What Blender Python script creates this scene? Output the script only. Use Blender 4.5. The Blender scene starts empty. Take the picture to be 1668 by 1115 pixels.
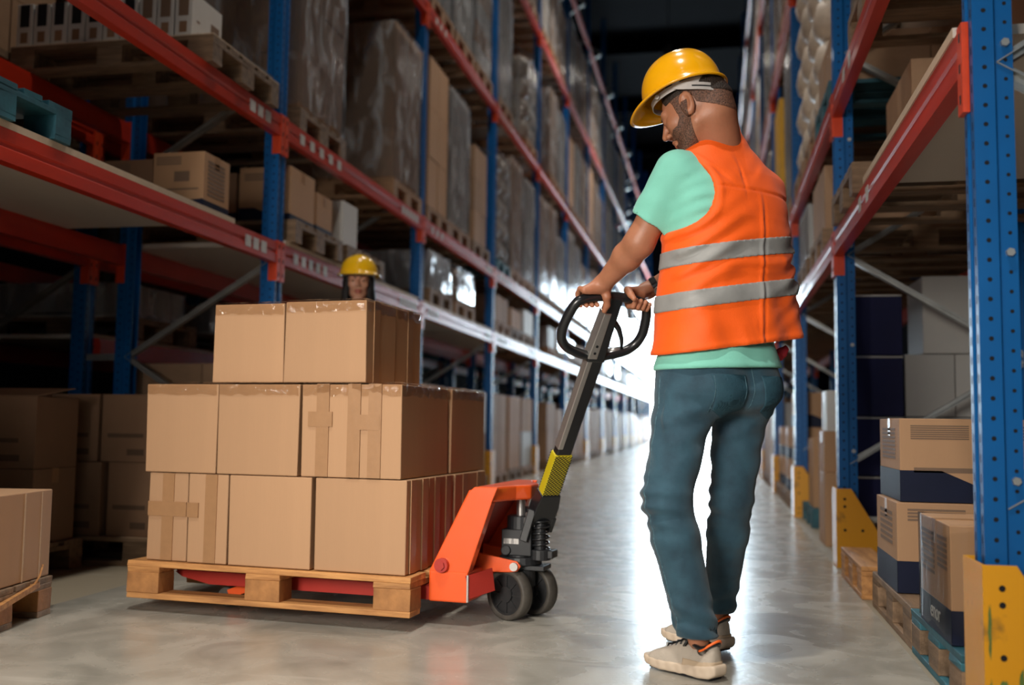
import bpy, bmesh, math, random
import numpy as np
from math import sin, cos, pi, radians, sqrt
from mathutils import Vector, Matrix, noise as mnoise

S = bpy.context.scene
COL = S.collection

# ------------------------------------------------------------------ camera
cam_d = bpy.data.cameras.new('camera')
cam = bpy.data.objects.new('camera', cam_d)
COL.objects.link(cam)
S.camera = cam
cam_d.sensor_width = 36.0
cam_d.lens = 36.0 * 1622.0 / 1668.0
cam_d.clip_start = 0.05
cam_d.clip_end = 200
YAW, PITCH, ROLL = radians(11.55), radians(4.6), radians(0.75)
_f = Vector((-sin(YAW) * cos(PITCH), cos(YAW) * cos(PITCH), sin(PITCH)))
_r = Vector((cos(YAW), sin(YAW), 0))
_u = _r.cross(_f)
_r2 = _r * cos(ROLL) + _u * sin(ROLL)
_u2 = -_r * sin(ROLL) + _u * cos(ROLL)
_m = Matrix((_r2, _u2, -_f)).transposed().to_4x4()
_m.translation = Vector((0, 0, 0.75))
cam.matrix_world = _m
cam_d.dof.use_dof = True
cam_d.dof.focus_distance = 3.35
cam_d.dof.aperture_fstop = 1.5

# ------------------------------------------------------------------ world, lights, exposure
W = bpy.data.worlds.new('world')
S.world = W
W.use_nodes = True
bg = W.node_tree.nodes['Background']
bg.inputs[0].default_value = (0.72, 0.88, 1.0, 1)
bg.inputs[1].default_value = 24.0
try:
    W.cycles.sampling_method = 'NONE'
except Exception:
    pass

def area(name, loc, target, size, size_y, power, color, spread=180, shape='RECTANGLE'):
    d = bpy.data.lights.new(name, 'AREA')
    d.shape = shape
    d.size = size
    if shape in ('RECTANGLE', 'ELLIPSE'):
        d.size_y = size_y
    d.energy = power
    d.color = color
    d.spread = radians(spread)
    o = bpy.data.objects.new(name, d)
    COL.objects.link(o)
    o.location = loc
    o.rotation_euler = (Vector(target) - Vector(loc)).to_track_quat('-Z', 'Y').to_euler()
    return o

# daylight entering at the far loading door, plus an added softbox key and fill behind the camera
area('door_daylight', (-1.0, 41.2, 3.2), (-1.0, 0, 0.9), 3.0, 5.6, 1500, (0.70, 0.88, 1.0), 150)
area('key_softbox_left', (-1.9, -2.2, 1.9), (-0.85, 3.6, 0.8), 1.6, 1.6, 40, (1.0, 0.93, 0.84), 54)
area('cool_fill_right', (0.3, -3.2, 2.4), (0.1, 4.0, 1.0), 2.0, 2.0, 5, (0.72, 0.88, 1.0), 75)

S.view_settings.view_transform = 'Standard'
S.view_settings.look = 'None'
S.view_settings.gamma = 1.0
S.view_settings.use_curve_mapping = False
S.view_settings.exposure = -0.2
try:
    S.cycles.use_denoising = True
    S.cycles.max_bounces = 7
    S.cycles.diffuse_bounces = 3
    S.cycles.glossy_bounces = 4
    S.cycles.transmission_bounces = 4
    S.cycles.transparent_max_bounces = 14
    S.cycles.sample_clamp_indirect = 5.0
    S.cycles.caustics_reflective = False
    S.cycles.caustics_refractive = False
except Exception:
    pass

# ------------------------------------------------------------------ materials
def new_mat(name):
    m = bpy.data.materials.new(name)
    m.use_nodes = True
    nt = m.node_tree
    b = nt.nodes['Principled BSDF']
    return m, nt, b

def N(nt, t, **kw):
    n = nt.nodes.new(t)
    for k, v in kw.items():
        setattr(n, k, v)
    return n

def mat(name, color, rough=0.6, metal=0.0, var=0.0, scale=8.0, bump=0.0, bscale=60.0, stretch=(1, 1, 1),
        coat=0.0, wrinkle=0.0, wscale=9.0, rvar=0.0, objvar=0.0, sheen=0.0, spec=0.5, color2=None, thresh=None, sss=0.0):
    m, nt, b = new_mat(name)
    b.inputs['Roughness'].default_value = rough
    b.inputs['Metallic'].default_value = metal
    b.inputs['Specular IOR Level'].default_value = spec
    if coat:
        b.inputs['Coat Weight'].default_value = coat
        b.inputs['Coat Roughness'].default_value = 0.12
    if sheen:
        b.inputs['Sheen Weight'].default_value = sheen
    tc = N(nt, 'ShaderNodeTexCoord')
    mp = N(nt, 'ShaderNodeMapping')
    mp.inputs['Scale'].default_value = stretch
    nt.links.new(tc.outputs['Object'], mp.inputs['Vector'])
    vec = mp.outputs['Vector']
    col = None
    if var or color2:
        nz = N(nt, 'ShaderNodeTexNoise')
        nz.inputs['Scale'].default_value = scale
        nz.inputs['Detail'].default_value = 5
        nz.inputs['Roughness'].default_value = 0.6
        nt.links.new(vec, nz.inputs['Vector'])
        mx = N(nt, 'ShaderNodeMix', data_type='RGBA')
        c2 = color2 if color2 else tuple(c * (1 - var) for c in color[:3])
        c1 = color if color2 else tuple(min(1, c * (1 + var)) for c in color[:3])
        mx.inputs[6].default_value = (*c2, 1)
        mx.inputs[7].default_value = (*c1, 1)
        rp = N(nt, 'ShaderNodeMapRange')
        lo, hi = thresh if thresh else (0.3, 0.7)
        rp.inputs[1].default_value = lo
        rp.inputs[2].default_value = hi
        nt.links.new(nz.outputs['Fac'], rp.inputs[0])
        nt.links.new(rp.outputs[0], mx.inputs[0])
        col = mx.outputs[2]
    if objvar:
        oi = N(nt, 'ShaderNodeObjectInfo')
        hs = N(nt, 'ShaderNodeHueSaturation')
        mr = N(nt, 'ShaderNodeMapRange')
        mr.inputs[3].default_value = 1 - objvar
        mr.inputs[4].default_value = 1 + objvar
        nt.links.new(oi.outputs['Random'], mr.inputs[0])
        nt.links.new(mr.outputs[0], hs.inputs['Value'])
        if col:
            nt.links.new(col, hs.inputs['Color'])
        else:
            hs.inputs['Color'].default_value = (*color[:3], 1)
        col = hs.outputs['Color']
    if col:
        nt.links.new(col, b.inputs['Base Color'])
    else:
        b.inputs['Base Color'].default_value = (*color[:3], 1)
    if rvar:
        n2 = N(nt, 'ShaderNodeTexNoise')
        n2.inputs['Scale'].default_value = scale * 1.7
        n2.inputs['Detail'].default_value = 4
        nt.links.new(vec, n2.inputs['Vector'])
        r2 = N(nt, 'ShaderNodeMapRange')
        r2.inputs[3].default_value = max(0.02, rough - rvar)
        r2.inputs[4].default_value = min(1, rough + rvar)
        nt.links.new(n2.outputs['Fac'], r2.inputs[0])
        nt.links.new(r2.outputs[0], b.inputs['Roughness'])
    if bump:
        n3 = N(nt, 'ShaderNodeTexNoise')
        n3.inputs['Scale'].default_value = bscale
        n3.inputs['Detail'].default_value = 3
        nt.links.new(vec, n3.inputs['Vector'])
        bp = N(nt, 'ShaderNodeBump')
        bp.inputs['Strength'].default_value = min(1.0, bump)
        bp.inputs['Distance'].default_value = 0.004
        nt.links.new(n3.outputs['Fac'], bp.inputs['Height'])
        nt.links.new(bp.outputs[0], b.inputs['Normal'])
        if wrinkle:
            n4 = N(nt, 'ShaderNodeTexNoise')
            n4.inputs['Scale'].default_value = wscale
            n4.inputs['Detail'].default_value = 3
            n4.inputs['Distortion'].default_value = 1.6
            n4.noise_type = 'RIDGED_MULTIFRACTAL'
            nt.links.new(vec, n4.inputs['Vector'])
            b2 = N(nt, 'ShaderNodeBump')
            b2.inputs['Strength'].default_value = 1.0
            b2.inputs['Distance'].default_value = wrinkle
            nt.links.new(n4.outputs['Fac'], b2.inputs['Height'])
            nt.links.new(b2.outputs[0], bp.inputs['Normal'])
    if sss:
        b.inputs['Subsurface Weight'].default_value = sss
        b.inputs['Subsurface Radius'].default_value = (0.012, 0.004, 0.002)
        b.inputs['Subsurface Scale'].default_value = 1.0
    return m

M = {}
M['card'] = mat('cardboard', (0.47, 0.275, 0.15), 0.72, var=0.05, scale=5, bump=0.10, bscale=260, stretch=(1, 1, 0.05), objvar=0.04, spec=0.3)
M['card2'] = mat('cardboard_shaded_stock', (0.27, 0.155, 0.09), 0.7, var=0.08, scale=4, objvar=0.14, spec=0.3)  # base colour darkened so stock deep in the racks reads as shaded
M['card3'] = mat('cardboard_load_stock', (0.40, 0.245, 0.145), 0.7, var=0.08, scale=4, objvar=0.14, spec=0.3)
M['card_edge'] = mat('cardboard_edge', (0.62, 0.43, 0.27), 0.7, var=0.1, scale=60)
M['seam'] = mat('carton_gap', (0.12, 0.07, 0.04), 0.8)
M['tape'] = mat('brown_tape', (0.37, 0.20, 0.095), 0.36, var=0.05, scale=30, bump=0.15, bscale=40)
M['print'] = mat('printed_ink', (0.20, 0.125, 0.08), 0.7)
M['navy'] = mat('navy_print', (0.006, 0.010, 0.032), 0.6, spec=0.25, var=0.1)
M['navybox'] = mat('navy_carton', (0.005, 0.007, 0.05), 0.6, spec=0.25, var=0.15, scale=3, objvar=0.1)
M['whitebox'] = mat('white_carton', (0.62, 0.61, 0.58), 0.55, var=0.04, scale=4, objvar=0.06)
M['greybox'] = mat('pale_grey_carton', (0.40, 0.39, 0.37), 0.55, var=0.04, scale=4, objvar=0.08)
M['yellowbox'] = mat('yellow_crate', (0.75, 0.40, 0.03), 0.45, var=0.08, scale=4, objvar=0.05)
M['sack'] = mat('kraft_sack', (0.62, 0.52, 0.42), 0.5, var=0.12, scale=6, bump=0.8, bscale=14, objvar=0.12)
M['wood'] = mat('pallet_wood', (0.60, 0.29, 0.095), 0.65, color2=(0.26, 0.10, 0.03), scale=2.4, stretch=(1.6, 16, 16), bump=0.35, bscale=30, objvar=0.14, thresh=(0.25, 0.6))
M['woodfar'] = mat('dull_pallet_wood', (0.38, 0.22, 0.115), 0.7, color2=(0.22, 0.12, 0.06), scale=4, stretch=(1, 8, 8), objvar=0.2)
M['wood_y'] = mat('pallet_block_wood', (0.52, 0.235, 0.075), 0.7, color2=(0.20, 0.08, 0.025), scale=9, bump=0.4, bscale=40, objvar=0.16, thresh=(0.25, 0.65))
M['woodgrey'] = mat('weathered_pallet_wood', (0.30, 0.19, 0.11), 0.75, color2=(0.13, 0.08, 0.045), scale=5, stretch=(1, 6, 6), bump=0.4, bscale=30, objvar=0.18)
M['woodblue'] = mat('blue_painted_wood', (0.03, 0.16, 0.21), 0.6, color2=(0.012, 0.06, 0.085), scale=7, bump=0.3, bscale=40, objvar=0.15)
M['chip'] = mat('chipboard', (0.60, 0.47, 0.34), 0.65, var=0.07, scale=40, bump=0.1)
M['chip_white'] = mat('white_faced_board', (0.66, 0.60, 0.53), 0.5, var=0.04, scale=2)
M['blue'] = mat('rack_blue_paint', (0.002, 0.105, 0.34), 0.38, var=0.12, scale=3, spec=0.35, coat=0.12, rvar=0.08)
M['red'] = mat('beam_red_paint', (0.50, 0.028, 0.008), 0.38, var=0.14, scale=4, stretch=(3, .5, 3), spec=0.4, coat=0.12, rvar=0.08)
M['conn'] = mat('connector_orange_red', (0.68, 0.06, 0.015), 0.36, var=0.1, scale=20, coat=0.3)
M['galv'] = mat('galvanised_steel', (0.42, 0.43, 0.42), 0.42, metal=0.75, var=0.15, scale=10)
M['hole'] = mat('dark_hole', (0.004, 0.004, 0.006), 0.9)
M['label'] = mat('white_label', (0.62, 0.60, 0.57), 0.5, color2=(0.25, 0.24, 0.23), scale=60, stretch=(1, 1.0, 0.2), thresh=(0.38, 0.48))
M['black'] = mat('black_plastic', (0.012, 0.013, 0.015), 0.3, coat=0.2)
M['blackm'] = mat('black_matt_metal', (0.014, 0.015, 0.017), 0.5, var=0.3, scale=12)
M['rubber'] = mat('worn_rubber', (0.075, 0.066, 0.055), 0.6, var=0.3, scale=18, bump=0.2)
M['wheelface'] = mat('wheel_face', (0.022, 0.022, 0.023), 0.5, var=0.3, scale=18)
M['steel'] = mat('brushed_steel', (0.50, 0.48, 0.46), 0.36, metal=0.8, var=0.1, scale=5, stretch=(1, 1, .1))
M['truck'] = mat('truck_orange_paint', (0.86, 0.105, 0.016), 0.36, var=0.06, scale=6, coat=0.35, rvar=0.07)
M['truckred'] = mat('truck_fork_red', (0.42, 0.03, 0.02), 0.4, var=0.1, scale=6)
M['skin'] = mat('skin', (0.42, 0.175, 0.095), 0.47, var=0.08, scale=16, bump=0.12, bscale=160, sss=0.12)
M['skinf'] = mat('skin_fair', (0.56, 0.28, 0.18), 0.45, var=0.05, scale=10, sss=0.12)
M['lip'] = mat('lip', (0.38, 0.09, 0.06), 0.4)
M['eye'] = mat('eyeball', (0.75, 0.72, 0.7), 0.1)
M['iris'] = mat('iris', (0.02, 0.012, 0.008), 0.1)
M['hair'] = mat('short_dark_hair', (0.035, 0.02, 0.013), 0.6, color2=(0.012, 0.008, 0.006), scale=120, bump=0.9, bscale=220)
M['fade'] = mat('clipped_hair', (0.20, 0.09, 0.055), 0.6, color2=(0.045, 0.025, 0.017), scale=220, bump=0.7, bscale=260, thresh=(0.35, 0.62))
M['hairlong'] = mat('long_black_hair', (0.006, 0.005, 0.005), 0.5, spec=.25, bump=0.7, bscale=60, stretch=(4, 4, 0.3))
M['mint'] = mat('mint_jersey', (0.21, 0.60, 0.475), 0.8, wrinkle=.004, wscale=5, var=0.04, scale=7, bump=0.25, bscale=420, sheen=0.15)
M['vest'] = mat('orange_vest_fabric', (1.0, 0.115, 0.0), 0.65, wrinkle=.007, wscale=6, var=0.05, scale=5, bump=0.22, bscale=300, sheen=0.1)
M['reflect'] = mat('reflective_tape', (0.30, 0.30, 0.29), 0.5, wrinkle=.003, wscale=6, var=0.06, scale=12, bump=0.2, bscale=50)
M['denim'] = mat('blue_denim', (0.030, 0.100, 0.145), 0.75, wrinkle=.009, wscale=5, color2=(0.008, 0.036, 0.06), scale=9, bump=0.4, bscale=500, sheen=0.2, thresh=(0.3, 0.75))
M['stitch'] = mat('denim_seam_stitch', (0.10, 0.20, 0.24), 0.8, color2=(0.015, 0.05, 0.08), scale=120)
M['denimdark'] = mat('denim_pocket', (0.022, 0.082, 0.115), 0.75, color2=(0.010, 0.045, 0.07), scale=14, bump=0.4, bscale=500)
M['shoe'] = mat('grey_beige_knit', (0.46, 0.40, 0.33), 0.75, var=0.06, scale=20, bump=0.3, bscale=200)
M['shoe2'] = mat('tan_overlay', (0.50, 0.38, 0.26), 0.6, var=0.05, scale=10)
M['sole'] = mat('cream_foam_sole', (0.62, 0.50, 0.38), 0.6, var=0.08, scale=14)
M['trim_orange'] = mat('orange_heel_trim', (0.95, 0.16, 0.02), 0.4)
M['helmet'] = mat('yellow_helmet_shell', (0.86, 0.40, 0.004), 0.2, coat=0.5)
M['helmet2'] = mat('lemon_helmet_shell', (0.88, 0.50, 0.008), 0.22, coat=0.5)
M['harness'] = mat('pale_grey_harness', (0.50, 0.47, 0.45), 0.5)
M['guard'] = mat('yellow_guard_paint', (0.72, 0.32, 0.006), 0.42, color2=(0.20, 0.10, 0.02), scale=5, thresh=(0.24, 0.36), coat=0.2, rvar=0.1)
M['wallmat'] = mat('dark_wall_sheet', (0.005, 0.0055, 0.007), 0.9, spec=0.08, var=0.2, scale=1.5)
M['ceil'] = mat('dark_roof_sheet', (0.0025, 0.0028, 0.004), 0.95, spec=0.05, var=0.2, scale=1.5)
M['crest'] = mat('scuffed_green_paint', (0.10, 0.16, 0.03), 0.6, var=0.3, scale=30)
M['darkcloth'] = mat('dark_jacket_cloth', (0.02, 0.022, 0.03), 0.85, bump=0.2)

# stretch film: clear sheet with crumpled glossy relief
def film_mat(name, fac, tint, rough, scale, stretch, bumpd, gc=.95, veil=0.0):
    m = bpy.data.materials.new(name)
    m.use_nodes = True
    nt = m.node_tree
    nt.nodes.clear()
    out = N(nt, 'ShaderNodeOutputMaterial')
    tr = N(nt, 'ShaderNodeBsdfTransparent')
    tr.inputs[0].default_value = (*tint, 1)
    gl = N(nt, 'ShaderNodeBsdfGlossy')
    gl.inputs['Roughness'].default_value = rough
    gl.inputs['Color'].default_value = (gc, gc, gc, 1)
    mix = N(nt, 'ShaderNodeMixShader')
    tc = N(nt, 'ShaderNodeTexCoord')
    mp = N(nt, 'ShaderNodeMapping')
    mp.inputs['Scale'].default_value = stretch
    mp.inputs['Rotation'].default_value = (0.25, 0.2, 0.1)
    nt.links.new(tc.outputs['Object'], mp.inputs[0])
    nz = N(nt, 'ShaderNodeTexNoise')
    nz.inputs['Scale'].default_value = scale
    nz.inputs['Detail'].default_value = 4
    nz.inputs['Distortion'].default_value = 0.8
    nt.links.new(mp.outputs[0], nz.inputs['Vector'])
    bp = N(nt, 'ShaderNodeBump')
    bp.inputs['Strength'].default_value = 1.0
    bp.inputs['Distance'].default_value = bumpd
    nt.links.new(nz.outputs['Fac'], bp.inputs['Height'])
    nt.links.new(bp.outputs[0], gl.inputs['Normal'])
    lw = N(nt, 'ShaderNodeFresnel')
    lw.inputs[0].default_value = 1.5
    nt.links.new(bp.outputs[0], lw.inputs['Normal'])
    ma = N(nt, 'ShaderNodeMath', operation='MULTIPLY_ADD')
    ma.inputs[1].default_value = 0.6
    ma.inputs[2].default_value = fac
    ma.use_clamp = True
    nt.links.new(lw.outputs[0], ma.inputs[0])
    nt.links.new(ma.outputs[0], mix.inputs[0])
    nt.links.new(tr.outputs[0], mix.inputs[1])
    nt.links.new(gl.outputs[0], mix.inputs[2])
    if veil:
        df = N(nt, 'ShaderNodeBsdfDiffuse'); df.inputs[0].default_value = (.8, .83, .86, 1)
        nt.links.new(bp.outputs[0], df.inputs['Normal'])
        m2 = N(nt, 'ShaderNodeMixShader')
        vr = N(nt, 'ShaderNodeMapRange'); vr.inputs[1].default_value = .5; vr.inputs[2].default_value = .68; vr.inputs[3].default_value = veil * .3; vr.inputs[4].default_value = veil * 2.6
        nt.links.new(nz.outputs['Fac'], vr.inputs[0]); nt.links.new(vr.outputs[0], m2.inputs[0])
        nt.links.new(mix.outputs[0], m2.inputs[1]); nt.links.new(df.outputs[0], m2.inputs[2]); mix = m2
    nt.links.new(mix.outputs[0], out.inputs['Surface'])
    return m
M['film'] = film_mat('stretch_film', 0.09, (0.92, 0.93, 0.94), 0.13, 7.0, (1.2, 1.2, 0.4), 0.035, veil=.16)
M['cleartape'] = film_mat('clear_tape', 0.04, (0.93, 0.88, 0.82), 0.09, 24.0, (1, 1, 1), 0.010)
M['nearfilm'] = film_mat('carton_film', 0.0, (0.93, 0.92, 0.9), 0.3, 14.0, (1, 1, .4), 0.004, .4)

# polished concrete: sealed lane, duller strip under the racks
def floor_mat():
    m, nt, b = new_mat('polished_concrete')
    tc = N(nt, 'ShaderNodeTexCoord')
    sx = N(nt, 'ShaderNodeSeparateXYZ')
    nt.links.new(tc.outputs['Object'], sx.inputs[0])
    def noise(sc, det, dist=0.0, vec=None):
        n = N(nt, 'ShaderNodeTexNoise')
        n.inputs['Scale'].default_value = sc
        n.inputs['Detail'].default_value = det
        n.inputs['Distortion'].default_value = dist
        nt.links.new(vec or tc.outputs['Object'], n.inputs['Vector'])
        return n.outputs['Fac']
    big = noise(0.9, 6, 1.0)
    mid = noise(3.2, 8, 1.6)
    fine = noise(60, 4)
    r = N(nt, 'ShaderNodeValToRGB')
    r.color_ramp.elements[0].position = 0.32
    r.color_ramp.elements[0].color = (0.27, 0.255, 0.215, 1)
    r.color_ramp.elements[1].position = 0.68
    r.color_ramp.elements[1].color = (0.46, 0.435, 0.375, 1)
    ad = N(nt, 'ShaderNodeMath', operation='MULTIPLY_ADD')
    ad.inputs[1].default_value = 0.6
    nt.links.new(mid, ad.inputs[0])
    m2 = N(nt, 'ShaderNodeMath', operation='MULTIPLY')
    m2.inputs[1].default_value = 0.4
    nt.links.new(big, m2.inputs[0])
    nt.links.new(m2.outputs[0], ad.inputs[2])
    nt.links.new(ad.outputs[0], r.inputs[0])
    # lane mask |x + 0.985| < 1.615
    a1 = N(nt, 'ShaderNodeMath', operation='ADD')
    a1.inputs[1].default_value = 0.985
    nt.links.new(sx.outputs[0], a1.inputs[0])
    ab = N(nt, 'ShaderNodeMath', operation='ABSOLUTE')
    nt.links.new(a1.outputs[0], ab.inputs[0])
    lt = N(nt, 'ShaderNodeMath', operation='LESS_THAN')
    lt.inputs[1].default_value = 1.615
    nt.links.new(ab.outputs[0], lt.inputs[0])
    mx = N(nt, 'ShaderNodeMix', data_type='RGBA')
    mx.inputs[6].default_value = (0.28, 0.235, 0.165, 1)
    nt.links.new(lt.outputs[0], mx.inputs[0])
    nt.links.new(r.outputs[0], mx.inputs[7])
    # scuffs: thin long scratches
    mp = N(nt, 'ShaderNodeMapping')
    mp.inputs['Rotation'].default_value = (0, 0, 0.9)
    mp.inputs['Scale'].default_value = (0.5, 9, 1)
    nt.links.new(tc.outputs['Object'], mp.inputs[0])
    sc = noise(2.0, 3, 0.3, mp.outputs[0])
    mr = N(nt, 'ShaderNodeMapRange')
    mr.inputs[1].default_value = 0.63
    mr.inputs[2].default_value = 0.70
    nt.links.new(sc, mr.inputs[0])
    mx2 = N(nt, 'ShaderNodeMix', data_type='RGBA')
    mx2.inputs[7].default_value = (0.56, 0.53, 0.47, 1)
    sc2 = N(nt, 'ShaderNodeMath', operation='MULTIPLY')
    sc2.inputs[1].default_value = 0.45
    nt.links.new(mr.outputs[0], sc2.inputs[0])
    nt.links.new(sc2.outputs[0], mx2.inputs[0])
    nt.links.new(mx.outputs[2], mx2.inputs[6])
    nt.links.new(mx2.outputs[2], b.inputs['Base Color'])
    rr = N(nt, 'ShaderNodeMapRange')
    rr.inputs[1].default_value = 0.3
    rr.inputs[2].default_value = 0.7
    rr.inputs[3].default_value = 0.20
    rr.inputs[4].default_value = 0.33
    nt.links.new(mid, rr.inputs[0])
    rm = N(nt, 'ShaderNodeMix', data_type='FLOAT')
    rm.inputs[2].default_value = 0.6
    nt.links.new(lt.outputs[0], rm.inputs[0])
    nt.links.new(rr.outputs[0], rm.inputs[3])
    nt.links.new(rm.outputs[0], b.inputs['Roughness'])
    bp = N(nt, 'ShaderNodeBump')
    bp.inputs['Strength'].default_value = 0.12
    bp.inputs['Distance'].default_value = 0.004
    nt.links.new(fine, bp.inputs['Height'])
    nt.links.new(bp.outputs[0], b.inputs['Normal'])
    b.inputs['Coat Weight'].default_value = 0.0
    return m
M['floor'] = floor_mat()

# ------------------------------------------------------------------ mesh helpers
class MB:
    def __init__(s):
        s.v = []; s.f = []; s.mi = []; s.cur = 0
    def add(s, vs, fs):
        o = len(s.v)
        s.v.extend([tuple(p) for p in vs])
        for f in fs:
            s.f.append(tuple(i + o for i in f)); s.mi.append(s.cur)
        return s
    def box(s, x0, x1, y0, y1, z0, z1, m=None):
        vs = [Vector((x, y, z)) for z in (z0, z1) for y in (y0, y1) for x in (x0, x1)]
        if m is not None: vs = [m @ v for v in vs]
        return s.add(vs, [(0, 2, 3, 1), (4, 5, 7, 6), (0, 1, 5, 4), (2, 6, 7, 3), (0, 4, 6, 2), (1, 3, 7, 5)])
    def bar(s, a, b, w, h, up=(0, 0, 1)):
        a = Vector(a); b = Vector(b); d = (b - a); L = d.length; d.normalize()
        x = d.cross(Vector(up))
        if x.length < 1e-4: x = d.cross(Vector((1, 0, 0)))
        x.normalize(); y = x.cross(d)
        m = Matrix((x, d, y)).transposed().to_4x4(); m.translation = a
        return s.box(-w / 2, w / 2, 0, L, -h / 2, h / 2, m)
    def cyl(s, a, b, r0, r1=None, n=16, caps=True):
        if r1 is None: r1 = r0
        a = Vector(a); b = Vector(b); d = (b - a).normalized()
        x = d.orthogonal().normalized(); y = d.cross(x)
        vs = []
        for c, r in ((a, r0), (b, r1)):
            for i in range(n):
                t = 2 * pi * i / n
                vs.append(c + x * (r * cos(t)) + y * (r * sin(t)))
        fs = [(i, (i + 1) % n, n + (i + 1) % n, n + i) for i in range(n)]
        if caps: fs += [tuple(range(n))[::-1], tuple(range(n, 2 * n))]
        return s.add(vs, fs)
    def disc(s, c, nrm, r, n=10):
        c = Vector(c); d = Vector(nrm).normalized(); x = d.orthogonal().normalized(); y = d.cross(x)
        return s.add([c + x * (r * cos(2 * pi * i / n)) + y * (r * sin(2 * pi * i / n)) for i in range(n)], [tuple(range(n))])
    def tube(s, pts, r, n=8, closed=False, flat=None, upv=None):
        pts = [Vector(p) for p in pts]; k = len(pts)
        rs = r if isinstance(r, (list, tuple)) else [r] * k
        vs = []; prev = None
        for i, p in enumerate(pts):
            if closed: t = pts[(i + 1) % k] - pts[i - 1]
            else: t = pts[min(i + 1, k - 1)] - pts[max(i - 1, 0)]
            t.normalize()
            if upv is not None:
                x = t.cross(Vector(upv)).normalized()
            elif prev is None: x = t.orthogonal().normalized()
            else:
                x = prev - t * prev.dot(t); x.normalize()
            prev = x; y = t.cross(x)
            fx, fy = flat if flat else (1, 1)
            for j in range(n):
                a = 2 * pi * j / n
                vs.append(p + x * (rs[i] * fx * cos(a)) + y * (rs[i] * fy * sin(a)))
        fs = []
        for i in range(k if closed else k - 1):
            q = (i + 1) % k
            for j in range(n):
                fs.append((i * n + j, i * n + (j + 1) % n, q * n + (j + 1) % n, q * n + j))
        if not closed:
            fs += [tuple(range(n))[::-1], tuple(range((k - 1) * n, k * n))]
        return s.add(vs, fs)
    def prism(s, poly, a, b, axis):
        # extrude 2D poly between a and b along axis 0/1/2
        def P(u, v, w):
            if axis == 0: return (w, u, v)
            if axis == 1: return (u, w, v)
            return (u, v, w)
        n = len(poly)
        vs = [P(u, v, a) for u, v in poly] + [P(u, v, b) for u, v in poly]
        fs = [(i, (i + 1) % n, n + (i + 1) % n, n + i) for i in range(n)] + [tuple(range(n))[::-1], tuple(range(n, 2 * n))]
        return s.add(vs, fs)
    def lathe(s, prof, c=(0, 0, 0), axis=(0, 0, 1), n=28):
        c = Vector(c); d = Vector(axis).normalized(); x = d.orthogonal().normalized(); y = d.cross(x)
        vs = []; k = len(prof)
        for r, h in prof:
            for i in range(n):
                t = 2 * pi * i / n
                vs.append(c + d * h + x * (r * cos(t)) + y * (r * sin(t)))
        fs = []
        for i in range(k - 1):
            for j in range(n):
                fs.append((i * n + j, i * n + (j + 1) % n, (i + 1) * n + (j + 1) % n, (i + 1) * n + j))
        return s.add(vs, fs)
    def shx(s, dx_):
        s.v = [(p[0] + dx_, p[1], p[2]) for p in s.v]
        return s
    def mesh(s, name, mats, smooth=False):
        me = bpy.data.meshes.new(name)
        me.from_pydata(s.v, [], s.f)
        for m_ in (mats if isinstance(mats, (list, tuple)) else [mats]): me.materials.append(m_)
        if len(me.materials) > 1: me.polygons.foreach_set('material_index', s.mi)
        me.update()
        bm = bmesh.new(); bm.from_mesh(me); bmesh.ops.recalc_face_normals(bm, faces=bm.faces); bm.to_mesh(me); bm.free()
        if smooth: me.polygons.foreach_set('use_smooth', [True] * len(me.polygons))
        return me

def link(name, me, parent=None, loc=(0, 0, 0), rotz=0.0, scale=None, smoothang=None, bevel=None, mw=None):
    o = bpy.data.objects.new(name, me)
    COL.objects.link(o)
    if parent is not None: o.parent = parent
    if mw is not None: o.matrix_local = mw
    else:
        o.location = loc; o.rotation_euler = (0, 0, rotz)
    if scale: o.scale = scale
    if bevel:
        b = o.modifiers.new('bevel', 'BEVEL'); b.width = bevel; b.segments = 2; b.limit_method = 'ANGLE'
    return o

def shade_auto(me, ang=35):
    me.polygons.foreach_set('use_smooth', [True] * len(me.polygons))
    bm = bmesh.new(); bm.from_mesh(me)
    for e in bm.edges:
        if len(e.link_faces) == 2 and e.calc_face_angle(0) > radians(ang): e.smooth = False
    bm.to_mesh(me); bm.free()
    return me

def empty(name, loc=(0, 0, 0), rotz=0.0, label=None, cat=None, group=None):
    o = bpy.data.objects.new(name, None)
    COL.objects.link(o); o.location = loc; o.rotation_euler = (0, 0, rotz)
    o.empty_display_size = 0.1
    if label: tag(o, label, cat, group)
    return o

def tag(o, label, cat, group=None):
    o['label'] = label; o['category'] = cat
    if group: o['group'] = group
    return o

def struct(name, me, **k):
    o = link(name, me, **k); o['kind'] = 'structure'; return o

ORD = ['nearest', 'second', 'third', 'fourth', 'fifth', 'sixth', 'seventh', 'eighth', 'ninth', 'tenth', 'eleventh', 'twelfth', 'thirteenth', 'fourteenth']
# ------------------------------------------------------------------ the hall
def slab(name, x0, x1, y0, y1, z0, z1, m):
    return struct(name, MB().box(x0, x1, y0, y1, z0, z1).mesh(name, m))
WX0, WX1, WY0, WY1, WZ = -8.0, 6.0, -7.0, 42.0, 12.0
slab('floor', WX0, WX1, WY0, WY1 + 6, -0.1, 0.0, M['floor'])
slab('ceiling', WX0, WX1, WY0, WY1, WZ, WZ + 0.1, M['ceil'])
slab('wall_left', WX0 - 0.1, WX0, WY0, WY1, 0, WZ, M['wallmat'])
slab('wall_right', WX1, WX1 + 0.1, WY0, WY1, 0, WZ, M['wallmat'])
slab('wall_front', WX0, WX1, WY0 - 0.1, WY0, 0, WZ, M['wallmat'])
wb = MB()
wb.box(WX0, -2.6, WY1, WY1 + .15, 0, WZ); wb.box(0.6, WX1, WY1, WY1 + .15, 0, WZ); wb.box(-2.6, 0.6, WY1, WY1 + .15, 6.6, WZ)
struct('wall_back', wb.mesh('wall_back', M['wallmat']))
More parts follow.
